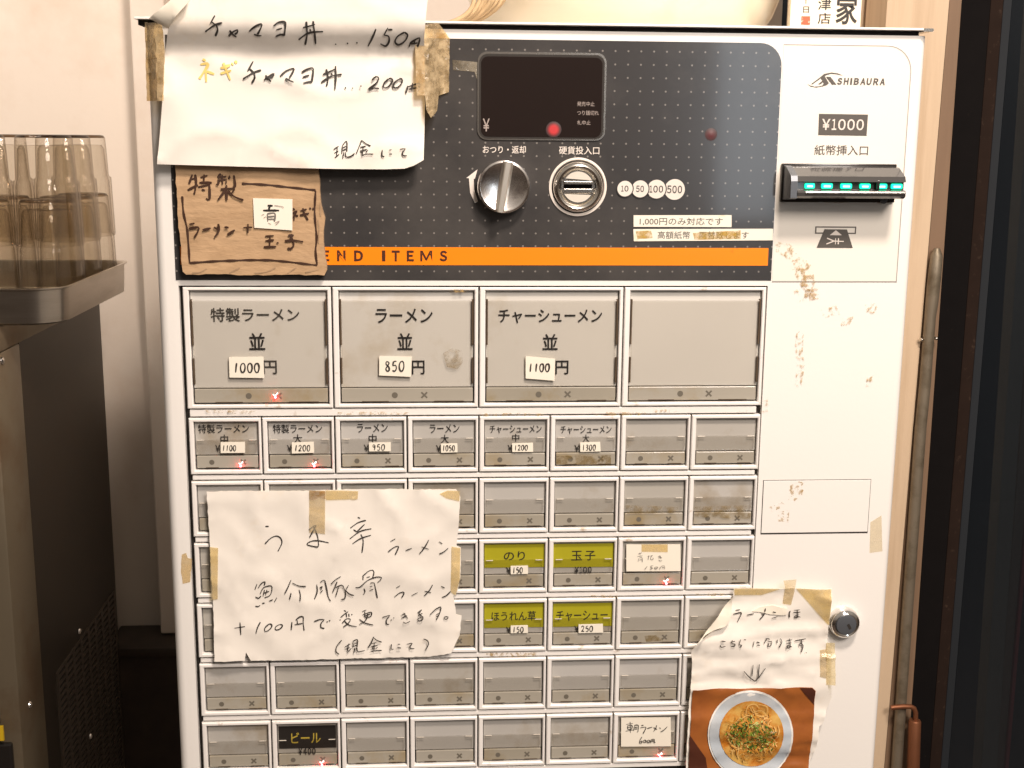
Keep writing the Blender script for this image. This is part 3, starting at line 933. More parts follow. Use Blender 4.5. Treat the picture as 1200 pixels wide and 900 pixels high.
def button_shell(u, v, wide):
    """bezel with the shared sub-parts; returns (bezel, opening, strip top)"""
    w, hgt = (1.985, 1.672) if wide else (0.985, 0.795)
    su = 0.045 if not wide else 0.06
    o = (u + 0.008, u + w, v - hgt, v)
    n = (u + su + 0.025, u + w - su + 0.01, v - hgt + (0.055 if not wide else 0.05), v - (0.052 if not wide else 0.045))
    b = MB()
    b.frame(o, n, -0.012, GF - 0.002, 'white_plastic')
    bz = bpy.data.objects.new('menu_button', None) if False else b
    return b, n
def make_proto(wide):
    u, v = (0.0, 1.808) if wide else (0.0, 0.0)
    b, n = button_shell(u, v, wide)
    root = b.build('menu_button', TM, 20)
    # re-origin at the button's own corner
    off = W(u, 0, v) - wl(TM)
    for vt in root.data.vertices: vt.co -= off
    root.location = off
    st = n[2] + (0.205 if not wide else 0.225)           # top of the indicator strip
    g = 0.012
    b = MB()
    b.box(n[0] + g, n[1] - g, 0.052, GF - 0.001, st + 0.006, n[3] - g, 'pale_card' if wide else 'grey_card')
    b.build('label_card', root)
    b = MB()
    b.box(n[0] + 0.018, n[1] - 0.018, 0.030, 0.070, n[2] + 0.022, st - 0.006, 'strip_plastic', 0.012)
    cu0, cu1 = (n[0] + (n[1] - n[0]) * f for f in ((0.405, 0.625) if wide else (0.255, 0.745)))
    cy = (n[2] + st) / 2 + 0.005
    rr = 0.042 if wide else 0.036
    b.poly([(cu0 + rr * math.cos(t * math.pi / 8), cy + rr * math.sin(t * math.pi / 8)) for t in range(16)], 0.028, None, 'strip_print')
    q = rr * 0.95
    for sg in (1, -1):
        d = 0.0085
        b.poly([(cu1 - q + d * sg, cy - q * sg - d), (cu1 - q - d * sg, cy - q * sg + d), (cu1 + q - d * sg, cy + q * sg + d), (cu1 + q + d * sg, cy + q * sg - d)], 0.028 - 0.0008 * sg, None, 'strip_print')
    # worn dark foot of the strip
    for f0, f1 in ((0.16, 0.36), (0.70, 0.92)):
        b.box(n[0] + (n[1] - n[0]) * f0, n[0] + (n[1] - n[0]) * f1, 0.027, 0.029, n[2] + 0.026, n[2] + 0.036, 'grime')
    b.build('indicator_strip', root)
    b = MB()                                            # clear cover with turned edges
    ct = n[3] - (0.26 if not wide else 0.14)
    b.poly(rrect(n[0] + 0.03, n[1] - 0.03, st + 0.012, ct, 0.05 if not wide else 0.02, 4, (1, 1, 0, 0)), 0.020, 0.038, 'acrylic')
    e = 0.012
    for (a0, a1, c0, c1) in ((n[0] + 0.03, n[0] + 0.03 + e, st + 0.06, ct), (n[1] - 0.03 - e, n[1] - 0.03, st + 0.06, ct)):
        b.box(a0, a1, 0.008, 0.019, c0, c1, 'acrylic')
    b.box(n[0] + 0.075, n[1] - 0.075, 0.008, 0.019, st + 0.012, st + 0.024, 'acrylic')
    tick = 0.10 if not wide else 0.02
    for a0 in (n[0] + 0.035, n[1] - 0.035 - tick):
        b.box(a0, a0 + tick, 0.010, 0.019, ct - 0.008, ct + 0.004, 'acrylic_edge', 0.003)
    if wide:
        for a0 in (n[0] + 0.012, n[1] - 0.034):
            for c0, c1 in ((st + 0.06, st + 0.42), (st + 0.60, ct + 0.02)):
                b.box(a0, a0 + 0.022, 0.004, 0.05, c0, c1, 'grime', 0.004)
    b.build('clear_cover', root)
    return root, n, st
PW, nW, sW = make_proto(True)
PN, nN, sN = make_proto(False)
BUT = {}
for k in range(4):
    loc = W(2 * k, 0, 1.808) - wl(TM)
    o = PW if k == 0 else dup(PW, TM, loc)
    if k:
        for ch in list(PW.children): dup(ch, o)
    BUT[(1, 2 * k + 1)] = o
for r in range(2, 8):
    for c in range(1, 9):
        loc = W(c - 1 + 0.004, 0, row_top(r)) - wl(TM)
        if (r, c) == (2, 1):
            o = PN
            o.location = loc
        else:
            o = dup(PN, TM, loc)
            for ch in list(PN.children): dup(ch, o)
        BUT[(r, c)] = o

DIG = {'0': [[(.5, 0), (.15, .2), (.05, .6), (.3, .98), (.7, .92), (.92, .5), (.8, .12), (.5, 0)]], '1': [[(.62, 0), (.5, .5), (.42, 1)]],
       '2': [[(.1, .25), (.45, 0), (.85, .2), (.6, .6), (.08, 1), (.5, .93), (.95, .98)]], '3': [[(.1, .1), (.7, .05), (.8, .3), (.4, .48), (.85, .65), (.65, .95), (.1, .95)]],
       '5': [[(.85, .02), (.3, .05)], [(.3, .05), (.2, .45), (.65, .4), (.85, .7), (.55, 1), (.1, .92)]], '8': [[(.75, .15), (.35, .05), (.2, .3), (.7, .6), (.75, .9), (.35, 1), (.15, .75), (.6, .4), (.8, .15)]],
       '9': [[(.8, .2), (.4, .05), (.2, .35), (.55, .5), (.8, .2), (.75, .6), (.6, 1)]], '6': [[(.7, 0), (.25, .45), (.2, .85), (.55, 1), (.8, .75), (.5, .55), (.22, .75)]]}
def price_sticker(parent, quad, digits, box, w=1.5):
    b = MB()
    b.sheet(quad, 0.004, 'sticker_paper', th=0.010, step=0.12)
    x0, y0, x1, y1 = box
    n = len(digits)
    dw = (x1 - x0) / n
    L = []
    for k, ch in enumerate(digits):
        sl = random.uniform(-0.05, 0.05)
        for st in DIG[ch]:
            L.append([(x0 + dw * (k + 0.12 + 0.76 * a) - sl * b_ * dw, y0 + (y1 - y0) * b_) for a, b_ in st])
    b.strokes(L, 0.004, 'ink', w, lift=0.003)
    return b.build('price_sticker', parent)
def lettering(parent, items, y=0.041, m='black_print', bold=0.012):
    b = MB()
    for t, bx in items: b.text(t, bx, y, m, bold)
    return b.build('lettering', parent)
def lamp(parent, x, y, s=1.0):
    """lit red sold-out lamp showing through the strip"""
    b = MB()
    u, v = P(x, y, 0.03)
    b.lathe([(0, 0.006), (0.012, 0.002), (0.015, -0.006), (0.012, -0.014), (0, -0.018)], (u + 0.005, 0, v - 0.03), 'red_glow', n=10)
    b.lathe([(0, 0.012), (0.008, 0.009), (0.010, 0.004), (0.008, -0.001), (0, -0.004)], (u + 0.03, 0, v + 0.02), 'red_core', n=10)
    b.strokes([[(x - 2.2 * s, y - 0.5), (x - 0.2, y + 1.2), (x + 2.6 * s, y - 2.4)]], 0.016, 'red_core', 1.7, lift=0.002)
    b.build('sold_out_lamp', parent, 40)
def lab(r, c, t): BUT[(r, c)]['label'] = t

o = BUT[(1, 1)]
lettering(o, [('特製ラーメン', (246.5, 360.8, 351, 377)), ('並', (291.5, 390.2, 311, 410)), ('円', (308.3, 422.5, 324.7, 438.4))], m='faded_print', bold=0.010)
lettering(o, [('並', (291.5, 390.2, 311, 410))], y=0.0395)
price_sticker(o, [(268.2, 418.6), (308.6, 418), (309.6, 443), (269, 442.4)], '1000', (272.5, 425.5, 305, 436.5), 1.9); lamp(o, 322.5, 462.5, 1.2)
lab(1, 1, 'large menu button for special ramen with a 1000 yen price sticker and a red lamp')
o = BUT[(1, 3)]
lettering(o, [('ラーメン', (440, 361.6, 507, 378.4)), ('並', (465.5, 390.4, 483.5, 410)), ('円', (482.6, 422.5, 497.6, 438.6))])
price_sticker(o, [(444.5, 417.2), (482.6, 418), (481.8, 441.6), (444.3, 440)], '850', (450, 423, 475, 435), 1.9)
lab(1, 3, 'large menu button for ramen with an 850 yen price sticker')
b = MB(); b.sheet([(519, 414), (530, 408), (541, 411), (543, 424), (536, 433), (524, 430)], 0.011, 'soft_stain', th=0.001); b.build('brown_stain', o)
o = BUT[(1, 5)]
lettering(o, [('チャーシューメン', (584, 362.5, 705.4, 378.6)), ('並', (636, 391.4, 653.5, 410)), ('円', (651, 422.5, 666, 438.6))])
price_sticker(o, [(616, 417.4), (650.5, 420.5), (650, 446.2), (616, 443.5)], '1100', (618.4, 426, 645, 435.5), 1.9)
lab(1, 5, 'large menu button for roast pork ramen with an 1100 yen price sticker')
lab(1, 7, 'large blank menu button without any print')

R2 = [(1, '特製ラーメン', (232, 497.3, 292, 507.3), '中', (258.3, 509.3, 267.7, 520.5), (252.3, 521.5, 258, 529.5), [(258.6, 518.3), (287, 518), (287.2, 530.6), (258.6, 531)], '1100', (260, 521.8, 277, 528.4), (282, 543)),
      (2, '特製ラーメン', (319.7, 497.3, 377.6, 507.3), '大', (343.4, 509, 354.5, 519.5), (336.3, 521.5, 342, 529.5), [(342, 518.6), (367.6, 517.8), (368.2, 530.6), (342, 531.5)], '1200', (344.5, 521.5, 364, 528.6), (368, 543)),
      (3, 'ラーメン', (418.4, 496.6, 454.4, 506.4), '中', (432, 508.6, 441.5, 520), (426.3, 521, 432.3, 529), [(432.5, 518.8), (458, 518.4), (458, 528.8), (432.5, 529)], '950', (435.5, 520.6, 451.8, 527.6), None),
      (4, 'ラーメン', (503.6, 497.4, 538.4, 507), '大', (516.5, 509.3, 526, 519.5), (511, 521.5, 516.8, 529.5), [(516.8, 520), (536, 519.6), (536.2, 530), (516.8, 530.6)], '1050', (518, 521.8, 533.4, 528.4), None),
      (5, 'チャーシューメン', (574, 498.6, 634.6, 507.4), '中', (600.2, 508.4, 608.6, 517.6), (594.8, 521.5, 600.3, 528.8), [(600.3, 519.6), (624.6, 519), (624.8, 529.6), (600.3, 529.8)], '1200', (602, 521.5, 619, 527.6), None),
      (6, 'チャーシューメン', (657, 499.2, 716.5, 508), '大', (682.8, 509, 690.6, 517.8), (673, 521.5, 679.2, 528.8), [(680, 518.6), (703.3, 518), (704, 529), (680, 529.6)], '1300', (681.6, 521, 698.6, 527.8), None)]
for c, t, tb, sz, sb, yb, q, d, db, lp in R2:
    o = BUT[(2, c)]
    lettering(o, [(t, tb), (sz, sb), ('¥', yb)], bold=0.006)
    price_sticker(o, q, d, db, 1.15)
    if lp: lamp(o, *lp)
    lab(2, c, 'small menu button for %s %s with a %s yen price sticker%s' % ({'特': 'special', 'ラ': 'plain', 'チ': 'roast pork'}[t[0]], {'中': 'medium ramen', '大': 'large ramen'}[sz], d, ' and a red lamp' if lp else ''))

def colour_card(parent, x0, y0, x1, y1, m):
    b = MB()
    (u0, v1), (u1, v0) = P(x0, y0, 0.04), P(x1, y1, 0.04)
    b.box(u0, u1, 0.044, 0.051, v0, v1, m)
    return b.build('colour_card', parent)
for r, c, t, tb, yb, q, d, db, cb, nm in (
        (4, 5, 'のり', (590.4, 646.3, 615.2, 656.6), (593, 664.8, 598.6, 672), [(598.5, 663.4), (618.8, 663), (618.8, 672.6), (598.5, 673)], '150', (600, 664.8, 613, 671.6), (567.8, 638.2, 638.6, 664.5), 'seaweed topping'),
        (5, 5, 'ほうれん草', (576, 716.8, 628, 727), (593, 734.6, 598.6, 741.4), [(598.5, 733.4), (618.6, 732.8), (618.6, 741.8), (598.5, 742.2)], '150', (600, 734.6, 614, 741), (567.6, 708, 638.2, 734.8), 'spinach topping'),
        (5, 6, 'チャーシュー', (652, 716, 712, 727), (673, 733.4, 678.4, 740), [(678, 732), (706.4, 731.2), (706.8, 741.4), (678, 742)], '250', (680.4, 733.4, 695.4, 740), (648.4, 707.6, 718, 733.6), 'roast pork topping')):
    o = BUT[(r, c)]
    colour_card(o, *cb, 'yellow_card')
    lettering(o, [(t, tb), ('¥', yb)], bold=0.010)
    price_sticker(o, q, d, db, 1.25)
    lab(r, c, 'small olive-yellow menu button for %s with a %s yen price sticker' % (nm, d))
o = BUT[(4, 6)]
colour_card(o, 648.6, 637.6, 718.6, 664.2, 'yellow_card')
lettering(o, [('玉', (669.6, 645.6, 682, 656.6)), ('子', (685.5, 645.6, 697.6, 656.6)), ], bold=0.010)
lettering(o, [('¥100', (673.5, 664.2, 693.2, 671.8))], y=0.017, bold=0.03)
lab(4, 6, 'small olive-yellow menu button for egg topping with printed price 100 yen')
o = BUT[(7, 2)]
colour_card(o, 326.2, 851.5, 394, 876, 'black_card')
lettering(o, [('ビール', (341, 858.5, 376, 870.4))], m='ochre_print', bold=0.012)
lettering(o, [('¥400', (349.7, 876.8, 370, 884.2))], y=0.017, bold=0.03)
lamp(o, 377, 893)
lab(7, 2, 'small black menu button for beer at 400 yen with a red lamp')

def written_card(parent, quad, lines, org, w, tape=None, m='ink'):
    b = MB()
    b.sheet(quad, 0.002, 'sticker_paper', th=0.012, step=0.2)
    b.strokes(lines, 0.002, m, w, org, lift=0.003)
    if tape: b.sheet(tape, -0.004, 'yellow_tape', th=0.004, step=0.2)
    return b.build('written_card', parent)
o = BUT[(7, 7)]
written_card(o, [(728, 841.2), (786, 841), (786.4, 874.6), (727.8, 875)], [
    [(185, 250), (290, 235)], [(245, 210), (250, 385)], [(205, 270), (275, 265), (270, 320), (210, 325), (205, 270)], [(210, 295), (270, 290)], [(175, 355), (300, 335)],
    [(312, 270), (300, 350)], [(310, 265), (370, 260), (367, 360), (350, 365)], [(315, 295), (360, 290)], [(312, 320), (360, 318)],
    [(420, 265), (455, 260)], [(405, 300), (490, 290), (480, 330), (445, 395)], [(510, 310), (590, 290)], [(660, 260), (645, 310), (610, 355)], [(610, 295), (665, 325)],
    [(700, 295), (725, 310)], [(720, 362), (770, 335), (825, 280)],
    [(430, 440), (395, 500), (395, 540), (425, 535), (430, 505), (400, 515)], [(465, 490), (450, 515), (465, 530), (490, 520), (490, 495), (465, 490)],
    [(520, 490), (510, 515), (525, 530), (550, 520), (548, 495), (520, 490)], [(575, 480), (565, 535)], [(575, 480), (620, 475), (620, 520), (638, 530)], [(595, 480), (595, 510)], [(575, 510), (620, 505)]],
    (720, 830, 13.333), 1.05)
lamp(o, 773, 884)
lab(7, 7, 'small menu button holding a handwritten card for morning ramen at 600 yen')
o = BUT[(4, 7)]
written_card(o, [(734, 638.2), (797.3, 638), (797.6, 669.4), (734, 669.6)], [
    [(345, 290), (405, 265)], [(370, 262), (378, 310)], [(330, 332), (420, 318)], [(350, 365), (340, 425)], [(358, 358), (410, 350), (412, 430)], [(362, 390), (405, 385)],
    [(530, 310), (515, 390)], [(510, 330), (545, 320)], [(560, 320), (600, 310)], [(575, 318), (560, 380), (605, 380), (600, 350)],
    [(690, 330), (745, 318)], [(700, 350), (760, 345)], [(715, 310), (750, 365)], [(700, 390), (735, 405), (765, 395)],
    [(500, 500), (455, 555)], [(560, 492), (605, 488)], [(575, 490), (560, 520), (600, 530), (550, 552)], [(640, 510), (690, 515), (650, 547), (633, 530), (640, 510)], [(730, 510), (720, 550)], [(740, 500), (800, 490), (805, 545)], [(760, 522), (795, 520)]],
    (725, 630, 15), 0.8, tape=[(752, 638), (782.5, 638), (782.5, 647), (752, 646.5)], m='grey_ink')
lamp(o, 780, 680.5)
lab(4, 7, 'small menu button holding a faint handwritten card with a brown tape strip')
# brown marks on some blank buttons
for (r, c), px, y in (((3, 7), [(733, 592), (795, 594), (800, 601), (735, 602)], 0.010), ((3, 8), [(812, 594), (880, 592), (880, 608), (815, 606)], 0.010), ((2, 6), [(652, 534), (716, 533), (716, 545), (652, 544)], 0.026),
                      ((5, 7), [(755, 745), (775, 744), (777, 751), (757, 752)], 0.026)):
    b = MB(); b.sheet(px, y, 'soft_stain', th=0.001); b.build('brown_stain', BUT[(r, c)])

# ---- old glue and tape left on the enamel
for px in ([(933, 391), (937, 388), (942, 392), (941, 410), (943, 430), (939, 453), (932, 452), (934, 425), (932, 405)],
           [(926, 569), (936, 564), (944, 566), (940, 580), (930, 588), (924, 586)], [(902, 594), (920, 587), (918, 594), (904, 600)],
           [(908, 283), (925, 285), (950, 310), (956, 330), (948, 350), (936, 330), (920, 300), (908, 296)], [(930, 340), (958, 336), (960, 350), (934, 354)],
           [(962, 362), (980, 358), (985, 368), (966, 372)], [(984, 373), (1000, 371), (1000, 380), (986, 382)],
           [(1016, 442), (1024, 440), (1021, 453), (1015, 454)], [(890, 470), (900, 466), (900, 482), (892, 484)],
           [(1014, 357), (1028, 355), (1028, 366), (1016, 368)], [(910, 600), (925, 598), (924, 612), (912, 611)]):
    b = MB(); b.sheet(px, -0.014, 'stain', th=0.001, step=0.1); b.build('glue_residue', TM)
b = MB()
b.sheet([(213, 650), (218, 648), (220, 654), (225, 655), (223, 682), (214, 684), (212, 668)], -0.004, 'old_tape', th=0.008, step=0.08, rough=0.006)
b.build('tape_scrap', TM); b = MB()
b.sheet([(1020, 612), (1033, 604), (1034, 646), (1019, 648)], -0.002, 'clear_tape', th=0.004, step=0.1)
b.build('tape_scrap', TM); b = MB()
b.sheet([(530, 70), (562, 73), (563, 93), (559, 93), (556, 84), (531, 82)], -0.010, 'clear_tape', th=0.004, step=0.1)
b.build('tape_scrap', TM)
b = MB()
b.sheet([(569, 764), (600, 765), (629, 764), (628, 769), (600, 770), (570, 769)], 0.008, 'stain', th=0.001, step=0.08)
b.build('rail_grime', TM)
for x0, x1, y in ((262, 300, 483), (395, 480, 484.5), (520, 550, 341), (690, 760, 485), (765, 795, 482), (240, 275, 482), (690, 730, 699), (815, 850, 697), (560, 640, 486)):
    b = MB(); b.sheet([(x0, y - 1.4), ((x0 + x1) / 2, y - 2.2), (x1, y - 1.2), (x1 - 6, y + 1.6), (x0 + 4, y + 1.8)], -0.0145, 'stain', th=0.001, step=0.08); b.build('rail_grime', TM)

# ---------------------------------------------------------------- paper notices
def nz(u, v, s, seed=0.0): return noise.noise((u * s, v * s, seed))

INK1 = (220, 0, 8); INK1B = (350, 0, 7.5); INK1C = (370, 140, 8)
def h1(u, v):
    k = smoothstep(4.80, 5.22, v)
    w = 0.034 * (nz(u, v, 0.7, 3.1) + 1) + 0.020 * nz(u, v, 2.0, 1.0) + 0.04 * (1 - abs(nz(u * 0.7, v, 1.1, 6.0))) ** 8
    cr_ = 0.10 * smoothstep(0.5, 0.0, v - 3.35) * smoothstep(2.9, 3.35, u)
    return w * (1 - 0.5 * k) + 0.27 * k + cr_
N1 = thing('paper_notice', 'white taped sheet with two handwritten rice bowl prices, above the cardboard sign', 'notice', (1.6, -0.05, 3.45))
b = MB()
Y1 = -0.20
def h1b(u, v): return h1(u, v) - 0.16 * smoothstep(0.0, -1.0, -1) 
b.sheet([(224, -14), (197, 34), (193, 62), (190, 120), (184, 192.5), (260, 194.5), (330, 196.5), (400, 198), (450, 198.4), (474, 197.6), (485, 194), (496.5, 187.5), (497.5, 150), (498, 100), (497, 45), (500, 10), (503, -14)], -0.175, 'paper', h1, step=0.085, back='paper_back')
b.strokes([[(255, 145), (212, 222)], [(228, 207), (270, 240)], [(165, 298), (255, 235), (325, 214)], [(270, 235), (282, 280), (260, 340)],
           [(385, 340), (425, 300), (470, 280), (462, 310), (440, 320)], [(393, 285), (420, 320), (458, 348)],
           [(575, 297), (630, 250), (690, 225), (692, 250), (655, 325)], [(622, 322), (655, 335), (692, 335)],
           [(805, 245), (850, 210), (905, 205), (918, 230), (908, 335)], [(830, 282), (885, 265)], [(825, 343), (870, 325), (910, 330)],
           [(615, 575), (565, 665)], [(585, 645), (620, 680)], [(520, 742), (610, 685), (690, 657)], [(625, 685), (630, 730), (602, 778)],
           [(715, 752), (765, 715), (808, 692), (795, 722), (770, 725)], [(732, 705), (755, 740), (782, 765)], [(870, 715), (925, 665), (992, 642), (990, 670), (955, 730)], [(918, 735), (955, 755), (995, 772)],
           [(1070, 680), (1120, 650), (1172, 638), (1178, 670), (1165, 770)], [(1080, 725), (1140, 705)], [(1085, 780), (1130, 768), (1168, 768)]], -0.175, 'ink', 1.9, INK1, h1)
b.strokes([[(38, 245), (145, 215)], [(0, 350), (90, 290), (215, 278)], [(68, 190), (75, 300), (58, 395)], [(128, 185), (140, 280), (150, 388)], [(98, 255), (108, 275)],
           [(320, 390), (332, 389)], [(424, 382), (436, 382)], [(507, 377), (519, 377)], [(680, 255), (650, 330), (610, 408)], [(785, 245), (750, 310)], [(785, 262), (825, 262)], [(750, 310), (790, 320), (795, 365), (765, 405), (718, 385)],
           [(930, 285), (870, 320), (848, 370), (880, 395), (935, 360), (958, 310), (930, 285)], [(985, 370), (970, 415)], [(985, 375), (1062, 335), (1050, 400), (1035, 435)], [(1020, 345), (1015, 385)], [(985, 388), (1045, 378)],
           [(215, 655), (330, 605)], [(200, 725), (290, 670), (380, 655)], [(243, 608), (260, 680), (248, 755)], [(325, 580), (328, 680), (320, 788)], [(285, 645), (297, 660)],
           [(407, 773), (417, 773)], [(470, 775), (480, 775)], [(543, 757), (553, 757)], [(645, 705), (680, 675), (705, 690), (680, 735), (615, 785), (660, 775), (708, 780)],
           [(790, 695), (750, 735), (750, 770), (785, 765), (825, 715), (812, 690), (790, 695)], [(885, 695), (840, 730), (835, 768), (870, 770), (910, 725), (905, 695), (885, 695)],
           [(960, 755), (945, 815)], [(960, 765), (1060, 735), (1052, 790), (1040, 820)], [(1000, 730), (1000, 780)], [(970, 785), (1040, 772)]], -0.175, 'ink', 1.9, INK1B, h1, lift=0.009)
b.strokes([[(140, 555), (170, 570)], [(120, 605), (190, 605), (110, 740)], [(170, 650), (175, 770)], [(180, 670), (250, 695)], [(310, 640), (400, 610)], [(310, 690), (410, 660)], [(335, 590), (400, 750)], [(410, 590), (430, 610)], [(445, 570), (460, 595)]], -0.175, 'yellow_ink', 3.0, INK1, h1)
b.strokes([[(170, 280), (215, 250)], [(175, 315), (215, 295)], [(205, 255), (195, 335)], [(180, 360), (220, 325)], [(250, 250), (245, 320)], [(250, 245), (290, 205), (292, 300)], [(255, 265), (285, 250)], [(255, 290), (285, 275)], [(265, 305), (255, 362)], [(280, 305), (285, 350), (330, 345), (365, 318)],
           [(430, 195), (410, 250), (382, 318)], [(430, 195), (470, 225), (515, 248)], [(420, 260), (470, 250)], [(415, 295), (480, 280)], [(445, 255), (440, 330)], [(425, 295), (435, 318)], [(490, 285), (470, 310)], [(430, 342), (470, 325), (540, 325)],
           [(625, 285), (622, 340), (645, 348)], [(690, 285), (712, 285)], [(690, 322), (715, 325)], [(790, 280), (840, 275), (812, 310), (820, 338), (855, 340)]], -0.175, 'ink', 1.4, INK1C, h1)
b.build('paper', N1, 60)
b = MB()
def h1f(u, v):
    x, y_ = P(205, 28)
    return h1(u, v) + 0.02 + 0.30 * max(0, min(1, ((y_ - v) * 0.5 + (x - u) * -0.2) + 0.35))
b.sheet([(174.5, 21.5), (197, 33.5), (222, 1), (226, -14), (208, -14), (200, 0)], -0.19, 'paper_back', lambda u, v: 0.16 + 0.25 * smoothstep(5.0, 5.3, v), step=0.12)
b.build('folded_corner', N1, 60)
b = MB()
b.sheet([(169.5, 26), (190, 28), (193, 60), (191.5, 118), (172, 118.5)], -0.012, 'old_tape', lambda u, v: 0.012 * nz(u, v, 6) + 0.02 + 0.27 * smoothstep(-0.32, -0.12, u), th=0.006, step=0.08, rough=0.004)
b.build('tape', N1)
b = MB()
b.sheet([(486, 31), (514, 27), (527, 45), (526, 108), (514, 112), (512, 130), (505, 138), (499.5, 128), (498, 112), (488, 112)], -0.012, 'old_tape', lambda u, v: 0.012 * nz(u, v, 5) + 0.02 + 0.27 * smoothstep(3.52, 3.30, u), th=0.006, step=0.07, rough=0.004)
b.build('tape', N1)

# cardboard sign
CBO = (190, 180, 5.714); CD = (210, 190, 9.0); CE = (290, 220, 9.0)
def hc(u, v): return 0.012 * nz(u, v, 1.5, 9) + 0.010 * nz(u, v, 5, 4) + 0.05 * smoothstep(0.0, 0.5, u - 1.75) * 0
CB = thing('cardboard_sign', 'brown cardboard sign in black marker stuck below the rice bowl notice', 'sign', (0.9, -0.08, 1.99))
b = MB()
b.sheet([(84, 20), (1035, 30), (1042, 88), (1052, 150), (1062, 330), (1090, 430), (1080, 560), (1092, 700), (1104, 780), (1085, 816), (840, 810), (600, 815), (380, 808), (160, 810), (138, 790), (108, 450)], -0.115, 'cardboard', hc, th=0.105, step=0.14, rough=0.008, org=CBO, edge='cardboard_edge')
b.strokes([[(535, 200), (690, 208), (850, 225), (1028, 245)], [(1028, 245), (1022, 400), (1035, 560), (1028, 650), (1038, 748)], [(1038, 748), (850, 725), (680, 712), (400, 718), (185, 732)], [(135, 285), (145, 400), (170, 520), (185, 732)]], -0.115, 'marker', 2.4, CBO, hc)
b.strokes([[(140, 130), (105, 230)], [(135, 180), (190, 165)], [(92, 295), (200, 240)], [(170, 130), (180, 230), (160, 340)], [(225, 160), (300, 140)], [(265, 130), (262, 200)], [(215, 215), (345, 215)], [(200, 262), (330, 235)], [(320, 220), (322, 390), (285, 380)], [(240, 285), (275, 298)],
           [(440, 120), (410, 160)], [(410, 160), (500, 150)], [(405, 190), (505, 180)], [(455, 130), (460, 235)], [(420, 200), (415, 228)], [(500, 195), (495, 225)], [(535, 140), (530, 175)], [(580, 135), (592, 250), (565, 262)], [(390, 235), (420, 240)], [(440, 285), (590, 275)], [(500, 240), (490, 290), (410, 400)], [(500, 300), (505, 400)], [(515, 300), (580, 360), (680, 402)], [(590, 285), (555, 325)],
           [(110, 655), (165, 645)], [(105, 700), (200, 685), (205, 720), (165, 790)], [(250, 715), (335, 695)], [(415, 650), (420, 720), (375, 795)], [(370, 685), (430, 720)], [(480, 685), (525, 690)], [(510, 765), (590, 715)], [(680, 690), (775, 685)], [(728, 650), (728, 745)]], -0.115, 'marker', 2.5, CD, hc, lift=0.009)
b.strokes([[(480, 215), (500, 235)], [(475, 275), (522, 245), (480, 320)], [(495, 280), (490, 350)], [(505, 290), (535, 300)], [(560, 245), (625, 225)], [(555, 290), (650, 270)], [(585, 215), (610, 290), (640, 340)], [(655, 210), (672, 225)], [(690, 210), (700, 232)],
           [(190, 510), (280, 505)], [(190, 560), (280, 550)], [(240, 505), (235, 620)], [(175, 625), (305, 620)], [(310, 575), (330, 585)], [(430, 505), (482, 500), (445, 540)], [(395, 560), (500, 555), (590, 570)], [(470, 530), (490, 600), (460, 642), (425, 635)]], -0.115, 'marker', 2.4, CE, hc, lift=0.009)
b.strokes([[(200, 800), (250, 795), (300, 770)], [(450, 800), (520, 765)], [(620, 800), (700, 790), (760, 762)], [(840, 800), (900, 762)], [(960, 795), (1050, 775)], [(1045, 440), (1052, 520), (1048, 600)], [(1060, 330), (1062, 420)]], -0.113, 'cardboard_edge', 1.6, CBO, hc)
b.build('board', CB, 45)
b = MB()
b.sheet([(296.5, 232.2), (342.6, 233.4), (342.6, 270), (298, 266.8)], -0.140, 'sticker_paper', th=0.008)
b.strokes([[(165, 240), (335, 240)], [(213, 188), (268, 190)], [(238, 185), (225, 240)]], -0.140, 'black_print', 2.2, CE, lift=0.004)
b.strokes([[(210, 280), (215, 355)], [(210, 275), (290, 270), (285, 355)], [(215, 305), (285, 300)], [(215, 330), (285, 330)]], -0.140, 'grey_ink', 1.9, CE, lift=0.006)
b.strokes([[(170, 320), (200, 300)], [(220, 370), (250, 385)], [(290, 370), (340, 350), (300, 390)], [(285, 185), (380, 200), (370, 215)], [(150, 290), (180, 275)]], -0.140, 'dim_print', 0.8, CE, lift=0.008)
b.build('correction_sticker', CB)

# spicy ramen notice over the small buttons
NO2 = (220, 560, 3.5294)
def h2(u, v):
    c = 0.05 * smoothstep(-3.05, -3.5, v) * smoothstep(3.1, 3.9, u) + 0.03 * smoothstep(-3.2, -3.55, v) * smoothstep(1.0, 0.3, u)
    return 0.024 * (nz(u, v, 0.8, 5) + 1) + 0.010 * nz(u, v, 2.2, 2) + 0.024 * (1 - abs(nz(u * 0.8, v, 1.3, 2))) ** 8 + 0.014 * (1 - abs(nz(u, v * 0.7, 1.9, 12))) ** 10 + c
N2 = thing('paper_notice', 'large taped white sheet on spicy and fish broth ramen covering small buttons', 'notice', (2.1, -0.03, -3.5))
b = MB(); y2 = -0.028
b.sheet([(78, 58), (200, 55), (340, 54), (505, 55), (700, 48), (900, 47), (1110, 48), (1128, 80), (1120, 200), (1112, 280), (1130, 290), (1128, 400), (1118, 465), (1098, 490), (1106, 530), (1110, 565), (1133, 570), (1125, 650), (1090, 725), (1000, 740), (760, 745), (420, 755), (262, 757), (241, 722), (236, 757), (110, 760), (108, 640), (97, 400), (90, 250)], y2, 'paper', h2, step=0.085, rough=0.005, org=NO2, back='paper_back')
b.strokes([[(195, 245), (232, 246)], [(190, 435), (250, 375), (315, 350), (360, 375), (372, 430), (330, 515)], [(665, 285), (715, 245), (742, 237), (730, 260), (670, 370)], [(715, 250), (755, 340), (768, 420), (762, 465), (700, 460), (645, 440), (680, 410), (760, 400), (880, 422)]], y2, 'ink', 1.5, (290, 590, 9.2308), h2)
